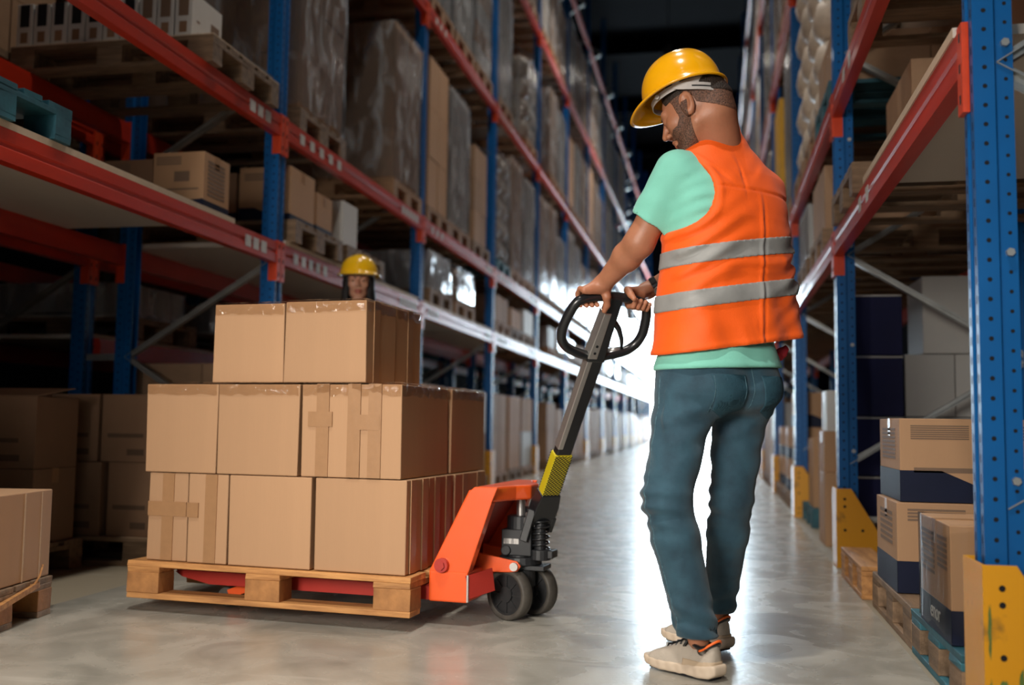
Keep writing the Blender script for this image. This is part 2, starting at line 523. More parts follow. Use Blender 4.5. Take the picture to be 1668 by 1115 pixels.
fr = MB(); fr.box(-2.72, -2.6, WY1 - .06, WY1 + .2, 0, 6.72); fr.box(.6, .72, WY1 - .06, WY1 + .2, 0, 6.72); fr.box(-2.6, .6, WY1 - .06, WY1 + .2, 6.6, 6.72)
struct('door_1', fr.mesh('door_1', M['galv']))
for i in range(8):
    slab('trim_%d' % (i + 1), WX0, WX1, 1 + i * 5.5, 1.25 + i * 5.5, WZ - 0.45, WZ, M['ceil'])

# high bay lamps over the aisle
def lamp(y, x, i, power):
    t = empty('high_bay_lamp', (x, y, 8.6), 0, '%s round high bay lamp hanging over the aisle' % ORD[i], 'lamp', 'high bay lamps over the aisle')
    h = MB().lathe([(0.03, .42), (.09, .40), (.10, .22), (.24, .02), (.235, 0.0), (.22, .01)], n=24)
    link('housing', h.mesh('housing', M['steel'], True), t)
    m, nt, b = new_mat('lamp_lens_glow')
    b.inputs['Emission Color'].default_value = (1, .95, .86, 1); b.inputs['Emission Strength'].default_value = 30
    link('lens', MB().disc((0, 0, .012), (0, 0, -1), .22, 24).mesh('lens', m), t)
    link('cable', MB().cyl((0, 0, .42), (0, 0, WZ - 8.6), .008, n=6).mesh('cable', M['black']), t)
    d = bpy.data.lights.new('lamp_light', 'AREA'); d.shape = 'DISK'; d.size = .42; d.energy = power; d.color = (1.0, .94, .86); d.spread = radians(64 if y < 4 else 120)
    o = bpy.data.objects.new('lamp_light', d); COL.objects.link(o); o.parent = t; o.location = (0, 0, -.02)
for i, (y, p) in enumerate([(-3.5, 60), (0.5, 100), (4.5, 60), (9.5, 75), (15.5, 120), (21.5, 150)]):
    lamp(y, -0.98, i, p)

# ------------------------------------------------------------------ racks
PITCH_Y = 3.0
LV = [1.82, 2.60, 4.62, 6.72, 8.82]
def post_mesh(H, holes_detail=True, w=.1):
    # local: x into the rack (0 = aisle face), y along the aisle 0..w
    mb = MB()
    prof = [(0, 0), (.052, 0), (.058, .012), (.1, .012), (.1, .022), (.066, .022), (.06, .03), (.06, .07), (.066, .078), (.1, .078), (.1, .088), (.058, .088), (.052, .1), (0, .1), (0, .072), (.006, .066), (.006, .034), (0, .028)]
    prof = [(x, y * w / .1) for x, y in prof]
    mb.prism(prof, 0, H, 2)
    if holes_detail:
        mb.cur = 1
        z = .12
        while z < H - .05 and z < 6.5:
            for sy, nn in ((-.0006, -1), (w + .0006, 1)):
                mb.disc((.028, sy, z), (0, nn, 0), .0062, 8)
                mb.disc((.082, sy + (.012 if nn < 0 else -.012), z + .02), (0, nn, 0), .0052, 8)
            for yy in (.016 * w / .1, .084 * w / .1):
                mb.add([(-.0006, yy - .004, z - .011), (-.0006, yy + .004, z - .011), (-.0006, yy + .003, z + .011), (-.0006, yy - .003, z + .011)], [(0, 1, 2, 3)])
            z += .0505
    return mb.mesh('post', [M['blue'], M['hole']])
POST_H = 10.6
post_full = post_mesh(POST_H)
post_plain = post_mesh(POST_H, False)
def beam_mesh(L, h=.125):
    # extruded along y; x = 0 outer face, going into rack
    prof = [(-.012, 0), (-.012, h * .40), (-.004, h * .46), (-.004, h * .56), (-.012, h * .62), (-.012, h), (.03, h), (.03, h - .022), (.04, h - .022), (.04, 0)]
    return MB().prism(prof, 0, L, 1).mesh('beam', M['red'])
beam_l = beam_mesh(PITCH_Y - .1)
def conn_mesh(near):
    mb = MB()
    mb.box(-.014, .004, *((.004, .055) if near else (-.055, -.004)), -.21, .035)      # plate over the post face
    mb.box(.0, .045, (.046 if near else -.052), (.052 if near else -.046), -.21, .035)
    mb.cur = 1
    for z in (-.17, -.085, 0.0):
        mb.box(-.0152, -.013, *((.022, .034) if near else (-.034, -.022)), z - .012, z + .012)
    return mb.mesh('beam_connector', [M['conn'], M['hole']])
cn_a = conn_mesh(True); cn_b = conn_mesh(False)
def foot_mesh():
    return MB().box(-.012, .13, -.03, .112, 0, .006).mesh('base_plate', M['galv'])
foot = foot_mesh()
def lbl_mesh():
    return MB().box(-.0136, -.0118, 0, .072, .03, .096).mesh('shelf_label', M['label'])
lblm = lbl_mesh()
bolt_m = MB().cyl((0, 0, 0), (0, -.012, 0), .011, n=6).mesh('bolt', M['galv'])
def unit_brace(D, z0, z1):
    mb = MB()
    a = Vector((.06, .05, z0)); b = Vector((D - .06, .05, z1))
    mb.bar(a, b, .03, .044, up=(0, 1, 0))
    mb.bar(a + Vector((0, -.018, .0)), b + Vector((0, -.018, 0)), .003, .05, up=(0, 1, 0))
    return mb

def rack(xf, s, ybase, nb, D, label, levels=LV, near_bays=2, front_holes=3):
    """xf aisle face x, s=+1 if the rack extends to +x, posts at ybase + k*3"""
    t = empty('pallet_rack', (xf, ybase, 0), 0, label, 'rack')
    flip = Matrix.Diagonal((s, 1, 1, 1))
    def put(name, me, x, y, z, back=False, parent=None):
        sx = s * (-1 if back else 1)
        o = link(name, me, parent or t, (s * x, y, z))
        o.scale = (sx, 1, 1)
        return o
    for k in range(nb + 1):
        y = k * PITCH_Y
        pm = post_full if k <= front_holes else post_plain
        for back in (False, True):
            p = put('post', pm, D if back else 0, y, 0, back)
            b = link('base_plate', foot, p)
        # bracing zigzag between front and rear post
        z = .55; d = 1; first = True; joined = MB()
        while z < POST_H - .7:
            z1 = z + .575
            mb = unit_brace(D, z, z1) if d > 0 else unit_brace(D, z1, z)
            if k <= near_bays:
                o = put('brace', mb.mesh('brace', M['galv']), 0, y, 0)
            else:
                joined.add(mb.v, mb.f)
            z = z1; d = -d
        for zz in (.25,):
            mb = unit_brace(D, zz, zz)
            joined.add(mb.v, mb.f)
        if k > near_bays or True:
            put('brace', joined.mesh('brace', M['galv']), 0, y, 0)
        if xf > -3 and s < 0:
            for zz in (1.125, 3.4, 5.7):
                link('row_spacer', MB().box(-D - .219, -D - .001, .035, .065, zz - .02, zz + .02).mesh('row_spacer', M['galv']), t, (0, y, 0))
        if k <= 1:
            for zz in (.62, 1.20, 1.75, 2.35):
                link('bolt', bolt_m, t, (s * .08, y + .012, zz))
    for k in range(nb):
        y = k * PITCH_Y + .1
        for li, z in enumerate(levels):
            for back in (False, True):
                bo = put('beam', beam_l, D if back else 0, y, z - .125, back)
                if k <= 5:
                    c1 = link('beam_connector', cn_a, bo, (0, -.05, .1)); c2 = link('beam_connector', cn_b, bo, (0, PITCH_Y - .1 + .05, .1))
                if s > 0 and xf > 0 and not back and li < 2:
                    for q in (1.62, 1.84): link('shelf_label', lblm, bo, (0, q + (.5 if li else 0), 0.0))
                elif not back and k <= 4 and li < 3 and xf > -3:
                    for q in ([.18, .34, .5, .66, .82] if (k % 2 == 0) else [.2, .36, .52]):
                        link('shelf_label', lblm, bo, (0, q * .75 if li == 0 and k else q, 0.0))
                        if li <= 1: link('shelf_label', lblm, bo, (0, PITCH_Y - .1 - .1 - q * .62, 0.0))
    return t
XL, XR, DEP = -2.6, .66, 1.05
YL, YR = -.45, -.29
rack(XL, -1, YL, 14, DEP, 'blue and red pallet rack along the left of the aisle, fronting it')
rack(XL - DEP - .22, -1, YL, 14, DEP, 'rear rack row standing back to back behind the left rack', near_bays=2)
rack(XR, 1, YR + PITCH_Y, 13, DEP, 'blue and red pallet rack along the right of the aisle, fronting it')
# row spacers between the left rack and its twin
for y in (5.55, 8.55, 11.55):
    for z in (1.12,):
        pass

# ------------------------------------------------------------------ upright guards
def guard_mesh():
    mb = MB()
    h = .42; th = .006
    # side plates perpendicular to the aisle, sloping down into the rack
    poly = [(-.018, 0), (.27, 0), (.27, .06), (.055, h), (-.018, h)]
    mb.prism(poly, -.070, -.064, 1)
    mb.prism(poly, .118, .124, 1)
    mb.box(-.024, -.018, -.070, .124, 0, h)
    mb.cur = 1
    for x, z in ((.02, .365), (.02, .325), (.02, .20), (.02, .075), (.02, .035), (.11, .2)):
        mb.disc((x, -.0707, z), (0, -1, 0), .008, 10)
        mb.disc((x, .1247, z), (0, 1, 0), .008, 10)
    return mb.mesh('upright_guard', [M['guard'], M['hole']])
gm = guard_mesh()
for side, xf, s, yb in (('left', XL, -1, YL), ('right', XR, 1, YR)):
    for k in range(1, 13):
        y = yb + k * PITCH_Y
        if side == 'left' and k < 1: continue
        o = link('upright_guard', gm, None, (xf, y, 0), bevel=None)
        o.scale = (s, 1, 1)
        tag(o, 'yellow steel guard at the foot of the %s blue post of the %s rack' % (ORD[k - 1] if k > 1 else 'nearest', side), 'post guard', 'yellow post guards on the %s' % side)
        if side == 'right' and k == 1:
            mb = MB()
            def blotch(cx, cz, rx, rz, seed):
                rnd = random.Random(seed); n = 18
                mb.add([(cx + rx * (1 + .35 * rnd.uniform(-1, 1)) * cos(2 * pi * i / n), -.0708, cz + rz * (1 + .25 * rnd.uniform(-1, 1)) * sin(2 * pi * i / n)) for i in range(n)], [tuple(range(n))])
            blotch(-.010, .26, .004, .07, 1); blotch(-.010, .08, .004, .07, 2); blotch(.02, .12, .012, .028, 3); blotch(.06, .13, .006, .05, 4); blotch(.045, .05, .006, .04, 6)
            link('paint_scuff', mb.mesh('paint_scuff', M['crest']), o)

# ------------------------------------------------------------------ pallets
def pallet_parts(L, Wd, colr, seed, nboards=5):
    """EUR style pallet, long side L on x, depth Wd on y, z 0..0.144"""
    rnd = random.Random(seed)
    parts = []
    H = .144
    bw = [.145, .1, .145, .1, .145] if Wd < .9 else [.145, .1, .12, .12, .1, .145]
    gap = (Wd - sum(bw)) / (len(bw) - 1)
    y = 0
    for b in bw:
        parts.append(('deck_board', (0, L, y, y + b, H - .022, H))); y += b + gap
    for x0, w in ((0, .145), (L / 2 - .0725, .145), (L - .145, .145)):
        parts.append(('stringer_board', (x0, x0 + w, 0, Wd, H - .044, H - .022)))
        for y0, wy in ((0, .1), (Wd / 2 - .0725, .145), (Wd - .1, .1)):
            parts.append(('block', (x0, x0 + w, y0, y0 + wy, .022, H - .044)))
    for y0, wy in ((0, .1), (Wd / 2 - .0725, .145), (Wd - .1, .1)):
        parts.append(('bottom_board', (0, L, y0, y0 + wy, 0, .022)))
    return parts
def jbox(b, rnd, j=.0015, cuts=0):
    x0, x1, y0, y1, z0, z1 = b
    mb = MB().box(x0, x1, y0, y1, z0, z1)
    mb.v = [(x + rnd.uniform(-j, j), y + rnd.uniform(-j, j), z + rnd.uniform(-j * .3, j * .3)) for x, y, z in mb.v]
    return mb
def pallet_full(loc, rotz, L, Wd, label, m1='wood', m2='wood_y', seed=1, group=None):
    t = empty('wooden_pallet', loc, rotz, label, 'pallet', group)
    rnd = random.Random(seed)
    for nm, b in pallet_parts(L, Wd, None, seed):
        cx, cy, cz = (b[0] + b[1]) / 2, (b[2] + b[3]) / 2, (b[4] + b[5]) / 2
        lb = (b[0] - cx, b[1] - cx, b[2] - cy, b[3] - cy, b[4] - cz, b[5] - cz)
        me = jbox(lb, rnd, .002).mesh(nm, M[m2] if nm in ('block',) else M[m1])
        o = link(nm, me, t, (cx, cy, cz), bevel=.0025)
    return t
def pallet_simple_mesh(L, Wd, mt):
    mb = MB(); rnd = random.Random(3)
    for nm, b in pallet_parts(L, Wd, None, 0):
        q = jbox(b, rnd, .002); mb.add(q.v, q.f)
    return mb.mesh('wooden_pallet', M[mt])
PS = {k: pallet_simple_mesh(1.2, .8, 'woodfar' if k == 'wood' else k) for k in ('wood', 'woodgrey', 'woodblue')}

# ------------------------------------------------------------------ cartons and wrapped loads
def cubemesh(name, m):
    return MB().box(0, 1, 0, 1, 0, 1).mesh(name, M[m])
CU = {k: cubemesh('carton', k) for k in ('card', 'card2', 'card3', 'whitebox', 'greybox', 'navybox', 'yellowbox', 'sack')}
def film_mesh(w, d, h, seed, m='film', amp=.012, nx=10, nz=16):
    rnd = random.Random(seed); off = Vector((seed * 3.1, seed * 1.7, 0))
    mb = MB()
    ring = []
    per = [(0, 0), (w, 0), (w, d), (0, d)]
    pts = []
    for i in range(4):
        a = per[i]; b = per[(i + 1) % 4]
        for j in range(nx):
            t = j / nx
            pts.append((a[0] + (b[0] - a[0]) * t, a[1] + (b[1] - a[1]) * t))
    n = len(pts)
    for k in range(nz + 1):
        z = .004 + (h - .002) * k / nz
        for (x, y) in pts:
            q = Vector((x * 5, y * 5, z * 3)) + off
            g = .006 + amp * (mnoise.noise(q) + .5)
            cx, cy = x - w / 2, y - d / 2
            l = sqrt(cx * cx + cy * cy)
            zz = z + (rnd.uniform(0, .035) if k == 0 else 0)
            mb.v.append((x + cx / l * g, y + cy / l * g, zz))
    for k in range(nz):
        for i in range(n):
            mb.f.append((k * n + i, k * n + (i + 1) % n, (k + 1) * n + (i + 1) % n, (k + 1) * n + i)); mb.mi.append(0)
    return mb.mesh('stretch_film', M[m], True)
FILM = {}
def get_film(w, d, h):
    k = (round(w, 1), round(d, 1), round(h, 1))
    if k not in FILM: FILM[k] = film_mesh(k[0], k[1], k[2], len(FILM) + 1)
    return FILM[k], (w / k[0], d / k[1], h / k[2])
def sack_mesh(seed):
    rnd = random.Random(seed); mb = MB(); n = 12; m_ = 6
    for k in range(m_ + 1):
        a = -pi / 2 + pi * k / m_
        for i in range(n):
            t = 2 * pi * i / n
            c, s_ = cos(t), sin(t)
            rr = (abs(c) ** 6 + abs(s_) ** 6) ** (-1 / 6.)
            q = .5 * cos(a) ** .45 if abs(cos(a)) > 1e-6 else .0
            mb.v.append((.5 + q * rr * c * (1 + rnd.uniform(-.02, .02)), .5 + q * rr * s_ * (1 + rnd.uniform(-.02, .02)), .5 + .5 * sin(a)))
    for k in range(m_):
        for i in range(n):
            mb.f.append((k * n + i, k * n + (i + 1) % n, (k + 1) * n + (i + 1) % n, (k + 1) * n + i)); mb.mi.append(0)
    return mb.mesh('sack', M['sack'], True)
SACK = [sack_mesh(i) for i in range(3)]
def load(x0, y0, z, w, d, h, kind, label, group, nx, ny, nz, wrapped=True, detail=True, seed=0, cat='pallet load'):
    """one wrapped load: w on x, d on y"""
    rnd = random.Random(seed * 7 + 1)
    t = empty('wrapped_pallet_load', (x0, y0, z), 0, label, cat, group)
    cm = {'brown': 'card3', 'kraft': 'card', 'white': 'whitebox', 'grey': 'greybox', 'navy': 'navybox', 'yellow': 'yellowbox', 'sack': 'sack', 'mixed': 'card3'}[kind]
    gx, gy, gz = w / nx, d / ny, h / nz
    if detail:
        for k in range(nz):
            for i in range(nx):
                for j in range(ny):
                    if 0 < i < nx - 1 and 0 < j < ny - 1 and k < nz - 1: continue
                    cc = cm
                    if kind == 'mixed': cc = ['card3', 'greybox', 'card3', 'whitebox'][(k + i + seed) % 4]
                    if kind == 'sack':
                        o = link('sack', SACK[(i + j + k) % 3], t, (i * gx, j * gy, k * gz), scale=(gx, gy, gz * 1.08))
                    else:
                        o = link('carton', CU[cc], t, (i * gx + rnd.uniform(0, .006), j * gy + rnd.uniform(0, .006), k * gz), scale=(gx - .009, gy - .009, gz - .004))
    else:
        mb = MB()
        for k in range(nz):
            for i in range(nx):
                for j in range(ny):
                    mb.box(i * gx, (i + 1) * gx - .012, j * gy, (j + 1) * gy - .012, k * gz, (k + 1) * gz - .008)
        o = link('carton_stack', mb.mesh('carton_stack', M[cm]), t)
    if wrapped:
        me, sc = get_film(w, d, h)
        link('stretch_film', me, t, scale=sc)
    return t
LEVN = ['floor level', 'first beam level', 'second beam level', 'third beam level', 'fourth beam level', 'fifth beam level']
def bay_fill(side, bay, lev, yb, xf, s, slots, zt):
    """slots: list of (slot index, dy, width, depth, height, kind, nx, ny, nz, wrapped, palletkind)"""
    for si, (dy, w, d, h, kind, nx, ny, nz, wr, pk) in enumerate(slots):
        pos = ['nearest', 'middle', 'farthest'][min(si, 2)] + ' spot'
        wh = '%s rack, %s, %s bay, %s' % (side, LEVN[lev], ORD[bay], pos)
        y = yb + dy
        x0 = xf if s > 0 else xf - 1.2
        px0 = x0 + (-.06 if s > 0 else .06)
        po = link('wooden_pallet', PS[pk], None, (px0, y, zt + .002))
        tag(po, {'wood': 'pale', 'woodgrey': 'weathered', 'woodblue': 'blue'}[pk] + ' pallet, ' + wh, 'pallet', 'pallets on the %s rack' % side)
        lx = px0 + .02 if s > 0 else px0 + 1.2 - .02 - w
        nm = {'brown': 'brown carton', 'kraft': 'tan carton', 'white': 'white carton', 'grey': 'grey carton', 'navy': 'navy carton', 'yellow': 'yellow crate', 'sack': 'pale sack', 'mixed': 'mixed carton'}[kind]
        load(lx, y + (.8 - d) / 2, zt + .149, w, d, h, kind, ('wrapped ' if wr else '') + nm + ' load, ' + wh, 'loads on the %s rack' % side, nx, ny, nz, wr, detail=(bay <= 5 and lev <= 3), seed=bay * 11 + lev * 3 + si + (0 if s > 0 else 50))
R0 = random.Random(5)
def auto_slots(rnd, lev, gap=.1):
    out = []
    y = .17
    for i in range(3):
        if rnd.random() < .08: y += .92; continue
        kind = rnd.choice(['brown', 'brown', 'mixed', 'sack', 'grey', 'kraft', 'white'])
        h = rnd.uniform(1.15, 1.55) if lev >= 2 else rnd.uniform(.28, .40) if lev == 1 else rnd.uniform(.8, 1.3)
        nz = max(1, round(h / .33))
        out.append((y, 1.1, .76, h, kind, 2, 2, nz, rnd.random() < (.93 if lev >= 2 else .4), rnd.choice(['wood', 'woodgrey', 'woodgrey', 'wood'])))
        y += .92
    return out
# ------------------------------------------------------------------ placing rack contents
def board(x0, x1, y0, y1, z, label, m='chip_white'):
    z = z + .001
    mb = MB().box(x0, x1, y0, y1, z, z + .028)
    o = link('shelf_board', mb.mesh('shelf_board', M[m]))
    e = MB().box(x1 if x0 < -1 else x0 - .0015, (x1 + .0015) if x0 < -1 else x0, y0, y1, z, z + .028)
    link('board_edge', e.mesh('board_edge', M['chip']), o)
    return tag(o, label, 'shelf board')
def neatbox(name, x0, x1, y0, y1, z0, z1, m, label, cat='carton', group=None, rotz=0, tape=True, band=None, prints=(), seamline=True, front='-y'):
    """top-level carton; local origin at its x0,y0,z0 corner"""
    w, d, h = x1 - x0, y1 - y0, z1 - z0
    o = link(name, MB().box(0, w, 0, d, 0, h).mesh(name, M[m]), None, (x0, y0, z0), rotz, bevel=.003)
    tag(o, label, cat, group)
    e = .0012
    if tape:
        mb = MB(); mb.box(-e, w + e, d / 2 - .025, d / 2 + .025, h - .0005, h + e)
        mb.box(w, w + e, d / 2 - .025, d / 2 + .025, h - .07, h); mb.box(-e, 0, d / 2 - .025, d / 2 + .025, h - .07, h)
        link('tape', mb.mesh('tape', M['tape']), o)
    if band:
        hb, mm = band
        n = 10; pts = []
        for i in range(n + 1):
            x = w * i / n
            zz = hb * (1.35 if i < 3 else 1.35 - .75 * (i - 3) / 3 if i < 6 else .6 + .02 * (i - 6))
            pts.append((x, min(zz, h)))
        mb = MB(); mb.prism([(0 - e, 0)] + [(min(max(x, -e), w + e), z) for x, z in pts] + [(w + e, 0)], -e, 0, 1)
        mb.box(-e, 0, -e, d, 0, hb * 1.35); mb.box(w, w + e, -e, d, 0, hb * .62)
        link('printed_band', mb.mesh('printed_band', M[mm]), o)
    if prints:
        mb = MB()
        for face, u0, u1, v0, v1, lines in prints:
            k = max(1, lines)
            for i in range(k):
                a = v0 + (v1 - v0) * i / k; b_ = a + (v1 - v0) / k * (.62 if k > 1 else 1)
                if face == 'f': mb.box(u0 * w, u1 * w, -e, 0, a * h, b_ * h)
                elif face == 'l': mb.box(-e, 0, u0 * d, u1 * d, a * h, b_ * h)
                else: mb.box(w, w + e, u0 * d, u1 * d, a * h, b_ * h)
        link('print', mb.mesh('print', M['print']), o)
    return o
def letters(txt, size, parent, loc, rot, m, name='lettering'):
    c = bpy.data.curves.new(name, 'FONT'); c.body = txt; c.size = size; c.extrude = .0006
    c.materials.append(M[m])
    t_ = bpy.data.objects.new(name, c); COL.objects.link(t_)
    me = bpy.data.meshes.new_from_object(t_); bpy.data.objects.remove(t_); me.name = name
    o = bpy.data.objects.new(name, me); COL.objects.link(o); o.parent = parent; o.location = loc; o.rotation_euler = rot
    return o
RX = (pi / 2, 0, 0)           # text facing -y
RXL = (pi / 2, 0, -pi / 2)    # text facing -x

# -- left rack, nearest visible bay (y 2.55 .. 5.55)
board(-3.62, -2.59, 2.66, 5.0, 1.82, 'white-faced shelf board on the left rack, bay nearest the camera')
board(-3.62, -2.59, 5.66, 8.46, 1.82, 'pale shelf board on the left rack, just beyond its nearest blue post')
board(-3.62, -2.59, 8.66, 11.46, 1.82, 'pale shelf board, third bay of the left rack')
board(-3.62, -2.59, 11.66, 14.46, 1.82, 'pale shelf board, fourth bay of the left rack')
board(-4.85, -3.88, 2.66, 5.46, 1.82, 'shelf board of the rack behind the left rack, nearest bay')
board(-4.85, -3.88, 5.66, 8.46, 1.25, 'low shelf board of the rack behind the left rack, second bay')
for x_, lb in ((-3.86, 'front red beam under the low rear shelf board'), (-4.89, 'back red beam under the low rear shelf board')):
    tag(link('shelf_rail', beam_l, None, (x_, 5.65, 1.1245)), lb, 'beam')
PR = (('f', .06, .55, .78, .94, 4), ('f', .42, .72, .48, .66, 1), ('f', .05, .9, .33, .36, 1), ('r', .15, .8, .25, .9, 9))
neatbox('carton', -2.925, -2.63, 4.72, 5.0, 1.851, 2.155, 'card', 'printed tan carton with navy base at the end of the white shelf', group=None, band=(.075, 'navy'), prints=PR)
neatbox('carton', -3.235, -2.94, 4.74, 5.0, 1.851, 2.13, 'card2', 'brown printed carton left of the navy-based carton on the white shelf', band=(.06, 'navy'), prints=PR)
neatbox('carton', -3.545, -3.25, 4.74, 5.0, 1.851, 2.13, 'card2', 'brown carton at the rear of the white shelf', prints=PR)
for i in range(1):
    o = link('wooden_pallet', PS['woodblue'], None, (-3.77, 2.74, 1.851 + i * .145))
    tag(o, ['blue painted pallet lying on the white shelf at top left', 'blue painted pallet stacked on another on the white shelf'][i], 'pallet')
neatbox('carton', -3.60, -3.10, 2.80, 3.40, 1.998, 2.3, 'card2', 'brown carton on the blue pallet at top left')
# second level of that bay: row of white document boxes
o = link('wooden_pallet', PS['woodgrey'], None, (-3.75, 4.62, 2.602)); tag(o, 'weathered pallet under the row of slim white cartons', 'pallet')
link('chip_layer', MB().box(.0, 1.2, 0, .8, .144, .15).mesh('chip_layer', M['chip']), o)
for i in range(10):
    x1 = -2.70 - i * .106
    b = neatbox('slim_carton', x1 - .098, x1, 4.66, 4.98, 2.754, 2.754 + .25 - (i % 3) * .004, 'whitebox', '%s slim white carton counted from the blue post end of the row' % ORD[i], group=None, tape=False)
    link('spine_panel', MB().box(.02, .078, -.0012, 0, .12, .245).mesh('spine_panel', M['print'] if i < 3 else M['hole']), b)
    link('print', MB().box(.026, .07, -.0012, 0, .03, .09).mesh('print', M['card2']), b)
    if i == 0:
        mb = MB()
        for q in ((.06, .14, .03, .045), (.2, .29, .05, .07), (.2, .29, .1, .15), (.05, .08, .1, .11)): mb.box(.098, .0992, q[0], q[1], q[2], q[3])
        link('side_print', mb.mesh('side_print', M['print']), b)
# -- bay 2, first level: cartons on a pallet
o = link('wooden_pallet', PS['woodgrey'], None, (-3.75, 5.72, 1.851)); tag(o, 'weathered pallet under printed cartons just past the nearest left post', 'pallet')
for nm, x0, x1, y0, y1, h, m_, lab, bd in (
        ('carton', -2.95, -2.60, 5.74, 6.12, .34, 'card', 'tan carton with navy base on the pallet just past the nearest left post', (.06, 'navy')),
        ('carton', -3.30, -2.97, 5.74, 6.12, .31, 'card2', 'dark printed carton behind the nearest left post', (.08, 'navy')),
        ('carton', -3.65, -3.32, 5.74, 6.12, .31, 'card2', 'dark printed carton at the rear of the pallet past the nearest left post', (.08, 'navy')),
        ('carton', -2.92, -2.62, 6.2, 6.48, .28, 'card', 'smaller tan carton behind the navy-based one, near the woman', (.09, 'navy'))):
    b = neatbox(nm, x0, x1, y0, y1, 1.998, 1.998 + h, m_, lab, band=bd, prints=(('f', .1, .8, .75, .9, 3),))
    if m_ == 'card2': letters('jarer', .09, b, (.09, -.002, .03), RX, 'greybox')
o = link('wooden_pallet', PS['woodgrey'], None, (-3.75, 6.62, 1.851)); tag(o, 'weathered pallet under the tall white carton above the woman', 'pallet')
neatbox('carton', -2.95, -2.62, 6.68, 6.98, 1.998, 2.33, 'whitebox', 'tall white carton on the shelf above and left of the woman', tape=False)
neatbox('carton', -3.5, -3.0, 6.68, 7.3, 1.998, 2.30, 'greybox', 'grey carton behind the tall white carton above the woman')

# generic loads. (dy, w, d, h, kind, nx, ny, nz, wrapped, pallet)
LF = {}
LF[(1, 3)] = [(.3, 1.1, .76, 1.4, 'brown', 2, 2, 4, True, 'wood')]
LF[(2, 2)] = [(.28, 1.08, .78, 1.5, 'brown', 2, 2, 4, True, 'woodgrey'), (2.18, 1.12, .74, 1.36, 'brown', 2, 2, 3, True, 'wood')]
LF[(3, 1)] = [(.3, 1.0, .76, .36, 'grey', 2, 2, 1, True, 'woodgrey'), (1.25, 1.05, .78, .36, 'sack', 2, 2, 2, True, 'wood')]
LF[(3, 2)] = [(.17, 1.1, .66, 1.44, 'kraft', 2, 2, 3, False, 'wood'), (.98, 1.12, .78, 1.40, 'grey', 2, 2, 4, True, 'wood'), (1.95, 1.1, .6, 1.1, 'brown', 2, 2, 3, False, 'woodgrey')]
LF[(3, 3)] = [(.17, 1.1, .76, 1.5, 'grey', 2, 2, 5, True, 'wood'), (1.06, 1.1, .76, 1.55, 'white', 2, 2, 6, True, 'wood'), (1.98, 1.1, .76, 1.5, 'mixed', 2, 2, 6, True, 'wood')]
LF[(4, 1)] = [(.2, 1.0, .7, .32, 'brown', 2, 3, 1, False, 'wood'), (1.1, 1.0, .7, .26, 'kraft', 2, 3, 1, False, 'woodgrey'), (2.0, 1.0, .7, .34, 'white', 2, 2, 1, False, 'wood')]
LF[(4, 2)] = [(.17, 1.1, .76, 1.35, 'sack', 2, 2, 5, True, 'woodblue'), (1.06, 1.1, .76, 1.5, 'kraft', 2, 2, 4, True, 'wood'), (1.98, 1.1, .76, 1.45, 'grey', 2, 2, 4, True, 'wood')]
rr = random.Random(11)
for bay in range(1, 14):
    yb = YL + bay * PITCH_Y
    for lev in (0, 1, 2, 3, 4):
        if (bay, lev) in ((1, 0), (1, 1), (1, 2), (2, 1), (1, 4), (1, 3), (2, 4)): continue
        sl = LF.get((bay, lev)) or auto_slots(rr, lev)
        if lev == 4 and bay > 9: continue
        zt = 0.0 if lev == 0 else LV[lev - 1] + (.028 if (lev == 1 and bay <= 4) else 0)
        if lev == 0:
            sl = [(a, w, d, min(h, .95), 'brown' if k in ('white', 'sack', 'grey') else k, nx, ny, max(1, nz - 1), False, p) for a, w, d, h, k, nx, ny, nz, wr, p in sl]
        bay_fill('left', bay, lev, yb, XL - .05, -1, sl, zt)
# stock of the bay beside the camera (it shades the shelves behind it)
R9 = random.Random(9)
for lev in (0, 1, 2, 3):
    bay_fill('left', 0, lev, YL, XL - .05, -1, [(a, w, d, min(h, .95) if lev == 0 else h, 'brown', 2, 2, 1 if lev == 1 else 3, False, p) for a, w, d, h, k, nx, ny, nz, wr, p in auto_slots(R9, lev)], 0.0 if lev == 0 else LV[lev - 1])
# rear left rack: dim stock seen through the front one
def rear_load(i, x0, y0, z, w, d, h, kind, label, nz):
    o = link('wooden_pallet', PS['woodgrey'], None, (x0 - .05, y0, z + .002)); tag(o, ' '.join(('pallet under the ' + label).split()[:16]), 'pallet')
    load(x0, y0 + .02, z + .149, w, d, h, kind, label, None, 2, 2, nz, kind != 'brown', seed=90 + i)
XB = -4.95
rear_load(1, XB, 3.2, 1.851, 1.05, .76, .40, 'grey', 'wrapped grey load in the rear rack, far left edge of the photo', 1)
rear_load(2, XB, 4.3, 1.851, 1.05, .76, .34, 'mixed', 'wrapped mixed load in the rear rack, left of the nearest post', 1)
rear_load(3, XB, 3.0, 2.60, 1.05, .76, 1.3, 'brown', 'brown carton load in the rear rack behind the slim white cartons', 4)
rear_load(4, XB, 4.4, 2.60, 1.05, .76, 1.5, 'brown', 'tall brown carton load in the rear rack beside the slim white cartons', 4)
rear_load(5, XB, 6.0, 2.60, 1.05, .76, 1.5, 'brown', 'brown carton load in the rear rack behind the wrapped load past the post', 4)
rear_load(6, XB, 7.2, 1.82, 1.05, .76, .42, 'mixed', 'low mixed load in the rear rack, second bay, first beam level', 1)
rear_load(7, XB, 6.0, 1.278, 1.05, .76, .24, 'white', 'low white carton load on the low rear shelf', 1)
rear_load(8, XB, 7.3, 1.278, 1.05, .76, .24, 'mixed', 'low mixed carton load on the low rear shelf', 1)
rear_load(9, XB, 9.0, 0, 1.05, .76, 1.1, 'brown', 'brown carton load on the floor of the rear rack, third bay', 3)
